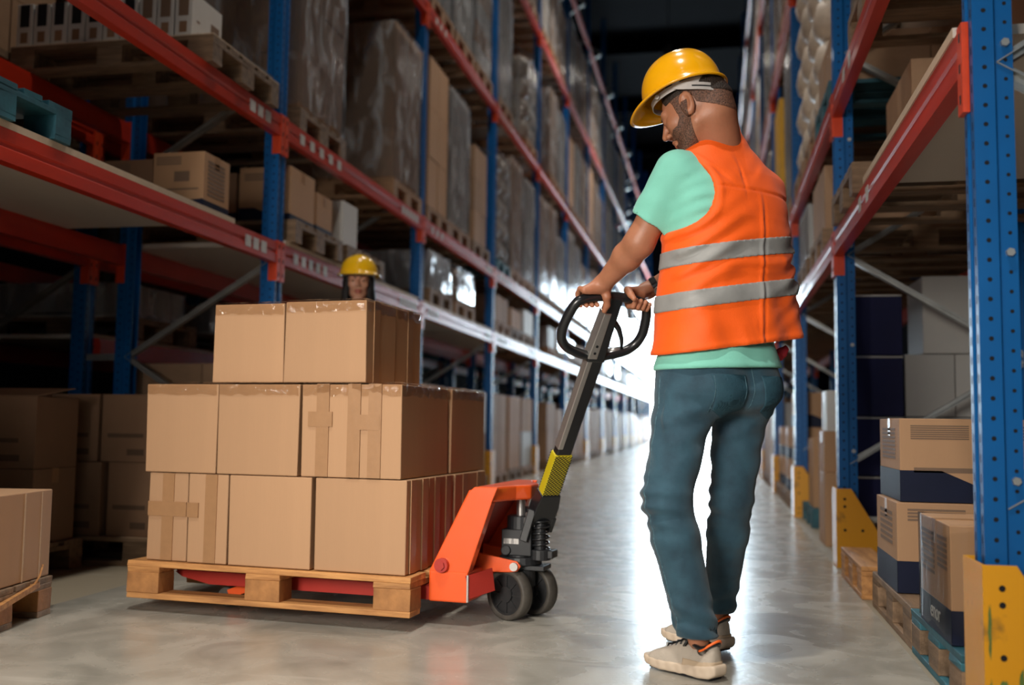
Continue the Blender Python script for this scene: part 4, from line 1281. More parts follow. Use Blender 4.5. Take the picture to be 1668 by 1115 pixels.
# ------------------------------------------------------------------ bodies: distance fields meshed with surface nets
F32 = np.float32
def surf(fn, lo, hi, h):
    lo = np.array(lo, float); hi = np.array(hi, float)
    n = np.ceil((hi - lo) / h).astype(int) + 1
    X = (lo[0] + h * np.arange(n[0])).astype(F32)[:, None, None]
    Y = (lo[1] + h * np.arange(n[1])).astype(F32)[None, :, None]
    Z = (lo[2] + h * np.arange(n[2])).astype(F32)[None, None, :]
    v = np.broadcast_to(fn(X, Y, Z), tuple(n)).astype(F32)
    s = v < 0
    a = s[:-1, :-1, :-1]; al = a.copy(); an = a.copy()
    for i in (0, 1):
        for j in (0, 1):
            for k in (0, 1):
                q = s[i:n[0] - 1 + i, j:n[1] - 1 + j, k:n[2] - 1 + k]
                al = al & q; an = an | q
    ci, cj, ck = np.nonzero(an & ~al)
    acc = np.zeros((len(ci), 3)); cnt = np.zeros(len(ci))
    cor = [(0, 0, 0), (1, 0, 0), (0, 1, 0), (1, 1, 0), (0, 0, 1), (1, 0, 1), (0, 1, 1), (1, 1, 1)]
    val = [v[ci + c[0], cj + c[1], ck + c[2]] for c in cor]
    for p in range(8):
        for q in range(p + 1, 8):
            d = [cor[q][i] - cor[p][i] for i in range(3)]
            if sum(abs(x) for x in d) != 1: continue
            m = (val[p] < 0) != (val[q] < 0)
            t = np.where(m, val[p] / np.where(m, val[p] - val[q], 1), 0)
            for i in range(3): acc[:, i] += np.where(m, cor[p][i] + t * d[i], 0)
            cnt += m
    V = (np.stack([ci, cj, ck], 1) + acc / cnt[:, None]) * h + lo
    idx = -np.ones((n[0] - 1, n[1] - 1, n[2] - 1), int); idx[ci, cj, ck] = np.arange(len(ci))
    Fs = []
    for ax in range(3):
        o1, o2 = [(1, 2), (2, 0), (0, 1)][ax]
        sl0 = [slice(1, n[i] - 1) for i in range(3)]; sl1 = list(sl0)
        sl0[ax] = slice(0, n[ax] - 1); sl1[ax] = slice(1, n[ax])
        A = s[tuple(sl0)]; B = s[tuple(sl1)]
        e = np.argwhere(A != B)
        if not len(e): continue
        off = np.array([1, 1, 1]); off[ax] = 0
        c = e + off
        fl = A[e[:, 0], e[:, 1], e[:, 2]]
        def g(d1, d2):
            cc = c.copy(); cc[:, o1] -= d1; cc[:, o2] -= d2
            return idx[cc[:, 0], cc[:, 1], cc[:, 2]]
        qd = np.stack([g(1, 1), g(0, 1), g(0, 0), g(1, 0)], 1)
        qd[~fl] = qd[~fl][:, ::-1]
        Fs.append(qd[(qd >= 0).all(1)])
    return V, (np.concatenate(Fs) if Fs else np.zeros((0, 4), int))
def npmesh(name, V, Fq, m, smooth=True):
    me = bpy.data.meshes.new(name)
    me.vertices.add(len(V)); me.vertices.foreach_set('co', np.asarray(V, F32).ravel())
    me.loops.add(len(Fq) * 4); me.polygons.add(len(Fq))
    me.loops.foreach_set('vertex_index', np.asarray(Fq, np.int32).ravel())
    me.polygons.foreach_set('loop_start', np.arange(0, len(Fq) * 4, 4, dtype=np.int32))
    me.polygons.foreach_set('loop_total', np.full(len(Fq), 4, np.int32))
    me.polygons.foreach_set('use_smooth', np.full(len(Fq), smooth))
    me.materials.append(m); me.update(calc_edges=True); me.validate()
    return me
def xf(V, mw):
    A = np.array(mw)
    return V @ A[:3, :3].T + A[:3, 3]
def cap(X, Y, Z, a, b, r0, r1=None):
    r1 = r0 if r1 is None else r1
    a = np.array(a, float); b = np.array(b, float); d = b - a
    t = np.clip(((X - a[0]) * d[0] + (Y - a[1]) * d[1] + (Z - a[2]) * d[2]) / (d @ d), 0, 1)
    return np.sqrt((X - a[0] - t * d[0]) ** 2 + (Y - a[1] - t * d[1]) ** 2 + (Z - a[2] - t * d[2]) ** 2) - (r0 + (r1 - r0) * t)
def ell(X, Y, Z, c, r):
    k = np.sqrt(((X - c[0]) / r[0]) ** 2 + ((Y - c[1]) / r[1]) ** 2 + ((Z - c[2]) / r[2]) ** 2)
    k2 = np.sqrt(((X - c[0]) / r[0] ** 2) ** 2 + ((Y - c[1]) / r[1] ** 2) ** 2 + ((Z - c[2]) / r[2] ** 2) ** 2) + 1e-6
    return k * (k - 1) / k2
def sph(X, Y, Z, c, r): return np.sqrt((X - c[0]) ** 2 + (Y - c[1]) ** 2 + (Z - c[2]) ** 2) - r
def smin(a, b, k):
    h = np.clip(.5 + .5 * (b - a) / k, 0, 1)
    return b + (a - b) * h - k * h * (1 - h)
def smax(a, b, k): return -smin(-a, -b, k)
def gau(x, s): return np.exp(-(x / s) ** 2)

# ---- head, local axes: x left, y forward, z up, origin between the ears
def head_sdf(female=False):
    def fn(X, Y, Z):
        A = np.abs(X)
        jw = .9 if female else 1.0
        d = ell(X, Y, Z, (0, -.014, .035), (.077, .096, .086))
        d = smin(d, ell(X, Y, Z, (0, .034, -.022), (.060 * jw, .062, .088)), .03)
        d = smin(d, cap(A, Y, Z, (.050 * jw, .002, -.058), (.016, .074, -.100), .019, .017), .024)
        d = smin(d, sph(X, Y, Z, (0, .082, -.103), .017 * jw), .02)
        d = smin(d, cap(A, Y, Z, (.008, .090, .028), (.042, .078, .026), .010), .014)       # brow
        d = smin(d, sph(A, Y, Z, (.042, .066, -.018), .018), .022)                              # cheek bone
        d = smax(d, -sph(A, Y, Z, (.031, .106, .006), .0155), .010)                             # socket
        d = smin(d, sph(A, Y, Z, (.031, .0815, .006), .0135), .003)                             # lid
        d = smin(d, cap(X, Y, Z, (0, .092, .020), (0, .116, -.020), .0075, .0105), .008)        # nose
        d = smin(d, sph(A, Y, Z, (.0105, .104, -.027), .0085), .006)
        d = smin(d, ell(X, Y, Z, (0, .094, -.055), (.024, .012, .0062)), .006)                  # lips
        d = smin(d, ell(X, Y, Z, (0, .092, -.067), (.020, .012, .0068)), .006)
        d = smax(d, -ell(X, Y, Z, (0, .108, -.0612), (.020, .006, .0016)), .003)
        # ears
        er = ell(A - .081, (Y + .008) + .15 * Z, Z + .004, (0, 0, 0), (.0095, .0215, .037))
        er = smax(er, -ell(A - .0895, (Y + .005) + .15 * Z, Z + .0, (0, 0, 0), (.0085, .0135, .026)), .005)
        er = smin(er, sph(A, Y, Z, (.078, .006, -.006), .006), .004)
        er = smin(er, sph(A, Y, Z, (.0775, -.002, -.030), .0085), .008)
        d = smin(d, er, .005)
        return d
    return fn
def head_build(prefix, root, mw, neck_to, skin, female=False):
    """returns skin V, F in world coordinates, with the neck grown down to neck_to (local)"""
    hs = head_sdf(female)
    nr = .050 if female else .062
    nt = neck_to
    def fn(X, Y, Z):
        d = hs(X, Y, Z)
        nk = cap(X, Y, Z, (0, -.040, -.045), nt, nr, nr * 1.08)
        d = smin(d, nk, .03)
        if not female:
            d = smin(d, cap(X, Y, Z, (0, -.08, -.01), (nt[0], nt[1] - .02, nt[2]), .035, .06), .04)
        return d
    V, Fq = surf(fn, (-.15, min(-.20, nt[1] - .1), nt[2] - .03), (.15, .14, .14), .0036)
    return xf(V, mw), Fq
def eyes(root, mwh):
    for s_ in (-1, 1):
        mb = MB(); c = Vector((s_ * .031, .0815, .006))
        n = 12
        mb.lathe([(.0128 * sin(pi * k / 10), -.0128 * cos(pi * k / 10)) for k in range(11)], c, (0, 1, 0), 16)
        mb.v = [tuple(mwh @ Vector(v)) for v in mb.v]
        ir = MB().lathe([(0, .0138), (.004, .0133), (.0062, .0118)], c, (s_ * .05, 1, -.2), 14)
        ir.v = [tuple(mwh @ Vector(v)) for v in ir.v]
        # opening of the lids: eye stands proud by a hair in a slit
        eo = link('eye', mb.mesh('eye', M['eye'], True), root)
        link('iris', ir.mesh('iris', M['iris'], True), eo)
def helmet(root, mw, m, female=False, white_knob=False):
    """local: y forward; shell with ribbed crown, rolled rim and visor"""
    mb = MB(); nu, nv = 56, 16
    rx, ry, rz = .110, .124, .122
    def pt(th, v, inner=0.0):
        # v 0 at crown .. 1 rim
        a = v * pi / 2
        c, s_ = cos(th), sin(th)
        x = (rx - inner) * sin(a) ** .92 * s_; y = (ry - inner) * sin(a) ** .92 * c; z = (rz - inner) * cos(a) ** .95 if v < 1 else 0
        # raised crown ridge front to back
        rid = .0045 * math.exp(-(x / .032) ** 4) * (1 - v ** 4) * (1 if abs(x) < .06 else 0)
        return Vector((x, y, z + rid))
    rows = []
    for k in range(nv + 1):
        rows.append([pt(2 * pi * i / nu, k / nv) for i in range(nu)])
    def rim(th, out, dz):
        c, s_ = cos(th), sin(th)
        fr = max(0.0, c) ** 1.6
        ex = out + fr * .040 * (out / .014)
        x = (rx + ex * .45 * abs(s_) + out * .8) * s_; y = (ry + (ex if c > 0 else out)) * c
        z = dz - fr * .014 * (out / .014)
        return Vector((x, y, z))
    rows.append([rim(2 * pi * i / nu, .005, -.010) for i in range(nu)])
    rows.append([rim(2 * pi * i / nu, .014, -.014) for i in range(nu)])
    rows.append([rim(2 * pi * i / nu, .0155, -.019) for i in range(nu)])
    rows.append([rim(2 * pi * i / nu, .012, -.0215) for i in range(nu)])
    rows.append([rim(2 * pi * i / nu, .001, -.0165) for i in range(nu)])
    rows.append([pt(2 * pi * i / nu, .96, .004) + Vector((0, 0, -.008)) for i in range(nu)])
    for k in (.8, .6, .4, .2, .02): rows.append([pt(2 * pi * i / nu, k, .004) for i in range(nu)])
    for r in rows: mb.v.extend([tuple(mw @ p) for p in r])
    for k in range(len(rows) - 1):
        for i in range(nu):
            mb.f.append((k * nu + i, k * nu + (i + 1) % nu, (k + 1) * nu + (i + 1) % nu, (k + 1) * nu + i)); mb.mi.append(0)
    me = mb.mesh('hard_hat', m, True)
    bm = bmesh.new(); bm.from_mesh(me); bmesh.ops.remove_doubles(bm, verts=bm.verts, dist=.0003); bm.to_mesh(me); bm.free()
    me.polygons.foreach_set('use_smooth', [True] * len(me.polygons))
    o = link('hard_hat', me, root)
    # harness: headband and rear ratchet strap
    hb = MB(); n = 48
    def ribbon(pts, w, t=.0022):
        base_ = len(hb.v)
        for p, nrm in pts:
            for dz in (-w / 2, w / 2):
                for dn in (0, t): hb.v.append(tuple(mw @ (p + Vector((0, 0, dz)) + nrm * dn)))
        for i in range(len(pts) - 1):
            a = base_ + i * 4; b_ = a + 4
            for f_ in ((a, a + 2, b_ + 2, b_), (a + 1, b_ + 1, b_ + 3, a + 3), (a, b_, b_ + 1, a + 1), (a + 2, a + 3, b_ + 3, b_ + 2)):
                hb.f.append(f_); hb.mi.append(0)
    pts = []
    for i in range(n + 1):
        th = 2 * pi * i / n; nrm = Vector((sin(th), cos(th), 0))
        pts.append((Vector((.089 * sin(th), .106 * cos(th) - .006, -.020)), nrm))
    ribbon(pts, .018)
    pts = []
    for i in range(29):
        th = pi * .5 + pi * i / 28; q = sin(pi * i / 28)
        nrm = Vector((sin(th), cos(th), 0))
        pts.append((Vector((.093 * sin(th), .118 * cos(th) - .004, -.014 - .045 * q ** .8)), nrm))
    ribbon(pts, .024, .003)
    ho = link('harness', hb.mesh('harness', M['harness'], False), o)
    sl_ = MB()
    for s_ in (-1, 1):
        vs = []
        for i in range(4, 12):
            th = pi * .5 + pi * i / 28 if s_ > 0 else pi * 1.5 - pi * i / 28; q = sin(pi * i / 28); nrm = Vector((sin(th), cos(th), 0))
            p = Vector((.093 * sin(th), .118 * cos(th) - .004, -.014 - .045 * q ** .8)) + nrm * .0036
            vs += [mw @ (p + Vector((0, 0, -.0022))), mw @ (p + Vector((0, 0, .0022)))]
        sl_.add(vs, [(2 * i, 2 * i + 2, 2 * i + 3, 2 * i + 1) for i in range(len(vs) // 2 - 1)])
    link('strap_slot', sl_.mesh('strap_slot', M['hole']), ho)
    tb = MB()
    for s_ in (-1, 1):
        for (th, z) in ((.5 * pi * .68, -.022), (.5 * pi * 1.12, -.006)):
            p = Vector((s_ * .094 * sin(th), .112 * cos(th), z))
            tb.cyl(mw @ p, mw @ (p + Vector((s_ * .005, 0, 0))), .0075, n=12)
    link('harness_clip', tb.mesh('harness_clip', M['harness']), ho)
    return o

# ------------------------------------------------------------------ the man
MAN = empty('person', (0.0, 3.25, 0), 0, 'man in orange vest, mint shirt, jeans and yellow hard hat pulling the pallet truck', 'person')
MI = Matrix.Translation((0, -3.25, 0))
def wlink(name, V, Fq, m, parent=None):
    return link(name, npmesh(name, xf(V, MI), Fq, m), parent or MAN)
OM = np.array((.02, 3.25)); LV_ = (-.78, -.626); FV_ = (-.626, .78)
def loc(X, Y):
    dx_, dy_ = X - OM[0], Y - OM[1]
    return dx_ * LV_[0] + dy_ * LV_[1], dx_ * FV_[0] + dy_ * FV_[1]
def prof(Z, key):
    zs = [k[0] for k in key]
    return [np.interp(Z, zs, [k[i] for k in key]).astype(F32) for i in range(1, 5)]
#        z     halfw  halfd  ca     cb
TORSO = [(.86, .172, .125, .012, .005), (.94, .178, .128, .010, .0), (1.02, .172, .118, .005, .0), (1.12, .163, .108, .0, .0), (1.22, .170, .112, -.004, -.004),
         (1.34, .186, .120, -.006, -.006), (1.46, .196, .120, -.008, .0), (1.53, .196, .105, -.008, .008), (1.585, .165, .088, -.010, .02), (1.63, .115, .070, -.008, .03), (1.67, .070, .062, -.004, .035), (1.76, .05, .05, .01, .05)]
def torso(X, Y, Z, inf=0.0, key=TORSO, e=2.4):
    a, b = loc(X, Y)
    w, d, ca, cb = prof(Z, key)
    w = w + inf; d = d + inf
    k = (np.abs((a - ca) / w) ** e + np.abs((b - cb) / d) ** e) ** (1 / e)
    return (k - 1) * np.minimum(w, d) * .95
SL, EL, WLp = (-.118, 3.155, 1.552), (-.238, 3.20, 1.335), (-.372, 3.345, 1.222)
SR, ER, WRp = (.158, 3.375, 1.52), (-.005, 3.60, 1.36), (-.240, 3.60, 1.232)
hd_yaw = math.atan2(.34, -.94)
pt_ = radians(28)
hf = Vector((cos(hd_yaw), sin(hd_yaw), 0)); fw = hf * cos(pt_) + Vector((0, 0, -sin(pt_))); upv = hf * sin(pt_) + Vector((0, 0, cos(pt_)))
lf = upv.cross(fw) * 1.0
lf = Vector((0, 0, 1)).cross(hf)
HS = 1.07
Hm = Matrix((lf, fw, upv)).transposed().to_4x4(); Hm.translation = Vector((-.062, 3.205, 1.764)); Hm = Hm @ Matrix.Scale(HS, 4)
nb = Hm.inverted() @ Vector((.008, 3.28, 1.61))
VH, FH = head_build('man', MAN, Hm, tuple(nb), M['skin'])
# arms
def arm_l(X, Y, Z):
    d = cap(X, Y, Z, SL, EL, .056, .046)
    fo = [EL[i] + (WLp[i] - EL[i]) * .32 for i in range(3)]
    d = smin(d, cap(X, Y, Z, EL, fo, .043, .047), .03)
    d = smin(d, cap(X, Y, Z, fo, WLp, .045, .029), .02)
    return d
def arm_r(X, Y, Z):
    d = cap(X, Y, Z, SR, ER, .056, .045)
    fo = [ER[i] + (WRp[i] - ER[i]) * .32 for i in range(3)]
    d = smin(d, cap(X, Y, Z, ER, fo, .042, .045), .03)
    d = smin(d, cap(X, Y, Z, fo, WRp, .043, .029), .02)
    return d
# hands around the loop's upper bar
def loopw(u, v, n=0): return base + tu * u + tv * (LT + v) + tn * n
def hand(wrist, c_uv, sgn, bar_dir_uv):
    """sgn +1: thumb towards +u (left hand)"""
    c = loopw(*c_uv)
    bd = (tu * bar_dir_uv[0] + tv * bar_dir_uv[1]).normalized() * sgn   # towards the thumb side
    w = Vector(wrist)
    up_ = (w - c); up_ = (up_ - bd * up_.dot(bd)).normalized()          # where the back of the palm sits
    aw = bd.cross(up_)                                                 # direction the fingers go over the bar
    if aw.dot(Vector((0, 1, -.2))) < 0: aw = -aw
    R = .0172 + .0100
    caps = []
    names = [(.030, .0098, 1.0), (.010, .0102, 1.06), (-.011, .0098, 1.0), (-.031, .0086, .84)]
    for off, r, ln in names:
        pts = []
        for k, ang_ in enumerate((28, 85, 150, 205)):
            a = radians(ang_ * (1 if ln > .9 else .95))
            q = c + bd * (off * 1.0) + (up_ * cos(a) + aw * sin(a)) * (R + (.004 if k == 0 else 0))
            pts.append(q)
        root_ = c + bd * off * .95 + up_ * (R + .006) - aw * .012
        pts = [root_] + pts
        rs = [r * 1.22, r * 1.15, r * 1.05, r * .98, r * .86]
        for i in range(len(pts) - 1): caps.append((tuple(pts[i]), tuple(pts[i + 1]), rs[i], rs[i + 1]))
    # palm slab: from the knuckle row back to the wrist
    palm = []
    for off in (.026, .009, -.009, -.026):
        k0 = c + bd * off * .95 + up_ * (R + .006) - aw * .010
        w0 = w + bd * off * .55
        palm.append((tuple(k0), tuple(w0), .0135, .0185))
    # thumb: leaves the side of the palm near the wrist, lies down along the post
    tb0 = w + (c - w) * .35 + bd * .026
    tb1 = c + bd * .052 + up_ * .012 - aw * .026
    tb2 = c + bd * .058 - up_ * .020 - aw * .026
    tb3 = c + bd * .054 - up_ * .042 - aw * .022
    th = [(tuple(tb0), tuple(tb1), .0185, .0145), (tuple(tb1), tuple(tb2), .0138, .0115), (tuple(tb2), tuple(tb3), .0115, .0095)]
    return caps, palm, th
HLc = hand(WLp, (-.098, .106), 1, (1, .12))
HRc = hand(WRp, (.100, .106), -1, (1, -.12))
def arm_hand(armf, H):
    caps, palm, th = H
    def fn(X, Y, Z):
        d = armf(X, Y, Z)
        p = None
        for a, b, r0, r1 in palm:
            q = cap(X, Y, Z, a, b, r0, r1); p = q if p is None else smin(p, q, .014)
        d = smin(d, p, .022)
        fg = None
        for i, (a, b, r0, r1) in enumerate(caps):
            q = cap(X, Y, Z, a, b, r0, r1)
            fg = q if fg is None else smin(fg, q, .0025)
        d = smin(d, fg, .006)
        t = None
        for a, b, r0, r1 in th:
            q = cap(X, Y, Z, a, b, r0, r1); t = q if t is None else smin(t, q, .006)
        return smin(d, t, .010)
    return fn
def bb(pts, m): 
    A = np.array(pts); return A.min(0) - m, A.max(0) + m
allp = [SL, EL, WLp] + [c_[1] for c_ in HLc[0]] + [c_[1] for c_ in HLc[2]]
lo, hi = bb(allp, .08); VL_, FL_ = surf(arm_hand(arm_l, HLc), lo, hi, .0034)
allp = [SR, ER, WRp] + [c_[1] for c_ in HRc[0]] + [c_[1] for c_ in HRc[2]]
lo, hi = bb(allp, .08); VR_, FR_ = surf(arm_hand(arm_r, HRc), lo, hi, .0038)
VT_, FT_ = surf(lambda X, Y, Z: torso(X, Y, Z, -.012), (-.24, 2.98, .80), (.30, 3.52, 1.69), .012)
# ankles
HIPL, KNL, ANL = (-.078, 3.185, .90), (-.145, 3.085, .525), (-.050, 3.105, .11)
HIPR, KNR, ANR = (.088, 3.30, .90), (.052, 3.33, .52), (.008, 3.50, .10)
def legs_skin(X, Y, Z):
    d = cap(X, Y, Z, HIPL, KNL, .078, .052)
    d = smin(d, cap(X, Y, Z, KNL, ANL, .052, .034), .02)
    d2 = cap(X, Y, Z, HIPR, KNR, .078, .052)
    d2 = smin(d2, cap(X, Y, Z, KNR, ANR, .052, .034), .02)
    return np.minimum(d, d2)
VG_, FG_ = surf(legs_skin, (-.24, 2.98, .03), (.20, 3.56, .99), .009)
Vs = [VH, VL_, VR_, VT_, VG_]; Fs_ = [FH, FL_, FR_, FT_, FG_]
o_ = 0; FF = []
for V, Fq in zip(Vs, Fs_): FF.append(Fq + o_); o_ += len(V)
wlink('body', np.concatenate(Vs), np.concatenate(FF), M['skin'])
# hair: dark on top, clipped fade below, beard
hs0 = head_sdf()
def hsd(X, Y, Z):
    d = smin(hs0(X, Y, Z), cap(X, Y, Z, (0, -.040, -.045), tuple(nb), .062, .067), .03)
    return smin(d, cap(X, Y, Z, (0, -.08, -.01), (nb[0], nb[1] - .02, nb[2]), .035, .06), .04)
def hair_fn(X, Y, Z):
    d = hsd(X, Y, Z) - .004
    lim = -(Z - (.034 + .10 * np.clip(Y, 0, .1) - .55 * np.clip(-Y - .02, 0, .1)))
    d = smax(d, lim, .004)
    return smax(d, Y - .062 - .25 * (Z - .05), .004)
V, Fq = surf(hair_fn, (-.10, -.16, -.06), (.10, .11, .14), .004)
hr = wlink('hair', xf(V, Hm), Fq, M['hair'])
def fade_fn(X, Y, Z):
    A = np.abs(X)
    d = hsd(X, Y, Z) - .0016 + .0006 * np.sin(X * 900) * np.sin(Y * 800) * np.sin(Z * 850)
    low = -(Z + .012 + .060 * np.clip((-Y - .03) / .07, 0, 1))
    d = smax(d, low, .003)
    d = smax(d, Y - .030 - .3 * Z, .003)
    d = np.where(A < .05, d, np.maximum(d, -(np.sqrt((Y + .006) ** 2 + ((Z + .004) * .62) ** 2) - .024)))
    return np.maximum(d, Z - .05)
V, Fq = surf(fade_fn, (-.10, -.16, -.10), (.10, .11, .07), .0028)
link('hair_fade', npmesh('hair_fade', xf(xf(V, Hm), MI), Fq, M['fade']), MAN)
def beard_fn(X, Y, Z):
    A = np.abs(X)
    d = hsd(X, Y, Z) - .0022
    up1 = Z - (-.036 + .9 * np.clip(.055 - Y, 0, .05) - .25 * np.clip(Y - .07, 0, .05))
    sb = np.maximum(np.abs(Y - .026) - .011, Z - .03)
    reg = np.minimum(np.maximum(up1, (-.002 - .35 * (Z + .02)) - Y), np.maximum(sb, -Z - .06))
    d = np.maximum(d, reg)
    d = np.where(Y < .06, d, np.maximum(d, -(np.sqrt((X / .027) ** 2 + ((Z + .061) / .013) ** 2) - 1) * .012))
    return np.maximum(d, -(Z + .118))
V, Fq = surf(beard_fn, (-.10, -.03, -.13), (.10, .13, .04), .0028)
link('beard', npmesh('beard', xf(xf(V, Hm), MI), Fq, M['fade']), MAN)
def brow_fn(X, Y, Z):
    d = hsd(X, Y, Z) - .0035
    return np.maximum(d, cap(np.abs(X), Y, Z, (.014, .095, .026), (.045, .08, .028), .0055, .004))
V, Fq = surf(brow_fn, (-.06, .06, .01), (.06, .12, .045), .002)
link('eyebrow', npmesh('eyebrow', xf(xf(V, Hm), MI), Fq, M['hair']), MAN)
eyes(MAN, MI @ Hm)
HHm = MI @ Hm @ Matrix.Translation((0, .004, .078)) @ Matrix.Rotation(radians(11), 4, 'X')
helmet(MAN, HHm, M['helmet'])

# t-shirt
def wr(X, Y, Z, fx, fy, fz, ph): return np.sin(X * fx + Y * fy + Z * fz + ph)
def cutplane(X, Y, Z, p, n):
    n = np.array(n, float); n /= np.linalg.norm(n)
    return (X - p[0]) * n[0] + (Y - p[1]) * n[1] + (Z - p[2]) * n[2]
aL = np.array(EL) - np.array(SL); aR = np.array(ER) - np.array(SR)
def shirt_fn(X, Y, Z):
    a, b = loc(X, Y)
    d = torso(X, Y, Z, .012)
    hem = torso(X, Y, Z, .036)
    t = np.clip((1.01 - Z) / .08, 0, 1)
    d = d + (hem - d) * t
    d = smin(d, cap(X, Y, Z, (-.080, 3.185, .84), (-.068, 3.19, .985), .119, .098), .03)
    sl_ = cap(X, Y, Z, SL, tuple(np.array(SL) + aL * .86), .072, .069)
    slr = cap(X, Y, Z, SR, tuple(np.array(SR) + aR * .75), .072, .067)
    # sleeve hem cuts
    cl = cutplane(X, Y, Z, np.array(SL) + aL * .72, aL + np.array((0, 0, .03)))
    cr = cutplane(X, Y, Z, np.array(SR) + aR * .62, aR)
    sl_ = smax(sl_, cl, .004); slr = smax(slr, cr, .004)
    # folds in the sleeve and shoulder blade
    sl_ = sl_ + .0022 * wr(X, Y, Z, 50, 30, 45, .5) * gau(Z - 1.46, .05) + .0008 * wr(X, Y, Z, -70, 40, 60, 1.5)
    d = smin(d, sl_, .035); d = smin(d, slr, .035)
    back = gau(Z - 1.42, .16)
    d = d + .0022 * back * np.sin(140 * Z + 60 * a + 2 * np.sin(30 * a)) * gau(a - .135, .045)
    d = d + .002 + .002 * gau(Z - 1.02, .10) * np.sin(38 * a + 14 * Z + 1)
    d = d - .0022 * gau(Z - .934, .006) * 0
    # hollow the cuff
    ho = cap(X, Y, Z, tuple(np.array(SL) + aL * .62), tuple(np.array(SL) + aL * 1.1), .058, .062)
    d = smax(d, -ho, .003)
    d = smax(d, -(Z - (.928 - .04 * a)), .004)
    # hem stitch ridge
    d = d + .0014 * gau((Z - (.952 - .04 * a)), .0022)
    return smax(d, Z - 1.66, .006)
V, Fq = surf(shirt_fn, (-.34, 2.97, .88), (.32, 3.66, 1.68), .0052)
wlink('t_shirt', V, Fq, M['mint'])

# vest
VKEY = [(.96, .256, .158, -.030, .0), (1.04, .250, .152, -.029, .0), (1.15, .238, .146, -.027, .0), (1.28, .222, .142, -.024, -.004), (1.40, .212, .142, -.018, -.006),
        (1.49, .205, .132, -.016, .0), (1.55, .188, .118, -.012, .010), (1.60, .158, .104, -.008, .022), (1.65, .116, .092, -.002, .032), (1.70, .084, .086, .002, .040), (1.76, .070, .080, .006, .046), (1.82, .06, .07, .01, .05)]
def vest_base(X, Y, Z, inf=0.0):
    a, b = loc(X, Y)
    d = torso(X, Y, Z, .004 + inf, VKEY, 2.5)
    # shoulder bulge over the right sleeve
    d = smin(d, cap(X, Y, Z, SR, tuple(np.array(SR) + aR * .3), .070 + inf, .070 + inf), .05)
    # vertical folds, stronger towards the hem; sharp packing creases
    low = np.clip((1.45 - Z) / .5, 0, 1)
    bk = np.clip(-b * 20, 0, 1)
    d = d + .0055 * low * np.sin(30 * a + 5 * Z + .6) + .0030 * low * np.sin(52 * a - 9 * Z + 1.5 * np.sin(9 * Z))
    d = d + .0030 * gau(a + .052 + .03 * (Z - 1.3), .007) * bk * np.clip((1.50 - Z) * 10, 0, 1)
    d = d - .0040 * gau(a + .040 + .03 * (Z - 1.3), .008) * bk * np.clip((1.50 - Z) * 10, 0, 1)
    d = d + .0050 * gau(a - .008, .005) * bk * gau(Z - 1.53, .05)
    d = d + .0045 * gau(Z - 1.487 - .03 * a, .005) * bk + .004 * gau(Z - 1.235 + .08 * a, .006) * bk * gau(a + .05, .12)
    d = d + .0042 * bk * np.sin(80 * Z + 34 * a + 2.4 * np.sin(16 * a + 8 * Z)) * (.15 + .85 * gau(Z - 1.27, .11))
    d = d + .004 * bk * gau((Z - 1.5) - .9 * (a - .05), .010) * gau(a - .09, .05)
    return d
def vest_cut(X, Y, Z, d):
    a, b = loc(X, Y)
    ah = (np.sqrt(((a - .262) / .150) ** 2 + ((Z - 1.488) / .150) ** 2) - 1) * .13
    ahr = (np.sqrt(((a + .335) / .115) ** 2 + ((Z - 1.50) / .15) ** 2) - 1) * .10
    d2 = smax(d, -ah, .003); d2 = smax(d2, -ahr, .003)
    d2 = d2 - .0035 * gau(ah - .012, .009)          # bound edge
    hemz = .998 - .145 * a * (b < 0) - .145 * a * (b >= 0)
    d2 = smax(d2, -(Z - hemz), .003)
    d2 = d2 - .0016 * gau(Z - hemz - .012, .006)
    # neck opening
    nk = (np.sqrt(((a - .010) / .072) ** 2 + ((b - .092) / .098) ** 2) - 1) * .07
    d2 = smax(d2, np.where(Z > 1.5, -nk, -1), .003)
    d2 = smax(d2, Z - 1.745 - .2 * b, .004)
    # open front
    d2 = smax(d2, np.where(b > 0, -(np.abs(a) - .015), -1), .003)
    return d2
def vest_fn(X, Y, Z):
    d = vest_base(X, Y, Z)
    inner = torso(X, Y, Z, -.004, VKEY, 2.5)
    return vest_cut(X, Y, Z, np.maximum(d, -inner * 1.0) if False else d)
def vshell(X, Y, Z):
    d = vest_fn(X, Y, Z)
    return np.maximum(d, -(vest_base(X, Y, Z) + .012))
V, Fq = surf(vshell, (-.30, 2.98, .92), (.36, 3.58, 1.73), .0050)
vo = wlink('safety_vest', V, Fq, M['vest'])
for z0, lab in ((1.146, None), (1.282, None)):
    def band(X, Y, Z, z0=z0):
        a, b = loc(X, Y)
        d = vest_cut(X, Y, Z, vest_base(X, Y, Z, .0040))
        d = np.maximum(d, -(vest_base(X, Y, Z, .0) + .004))
        zc = z0 - .165 * (a + .02) + .02
        return np.maximum(d, np.abs(Z - zc) - .0275)
    V, Fq = surf(band, (-.30, 2.98, z0 - .10), (.36, 3.58, z0 + .14), .0042)
    link('reflective_band', npmesh('reflective_band', xf(V, MI), Fq, M['reflect']), vo)

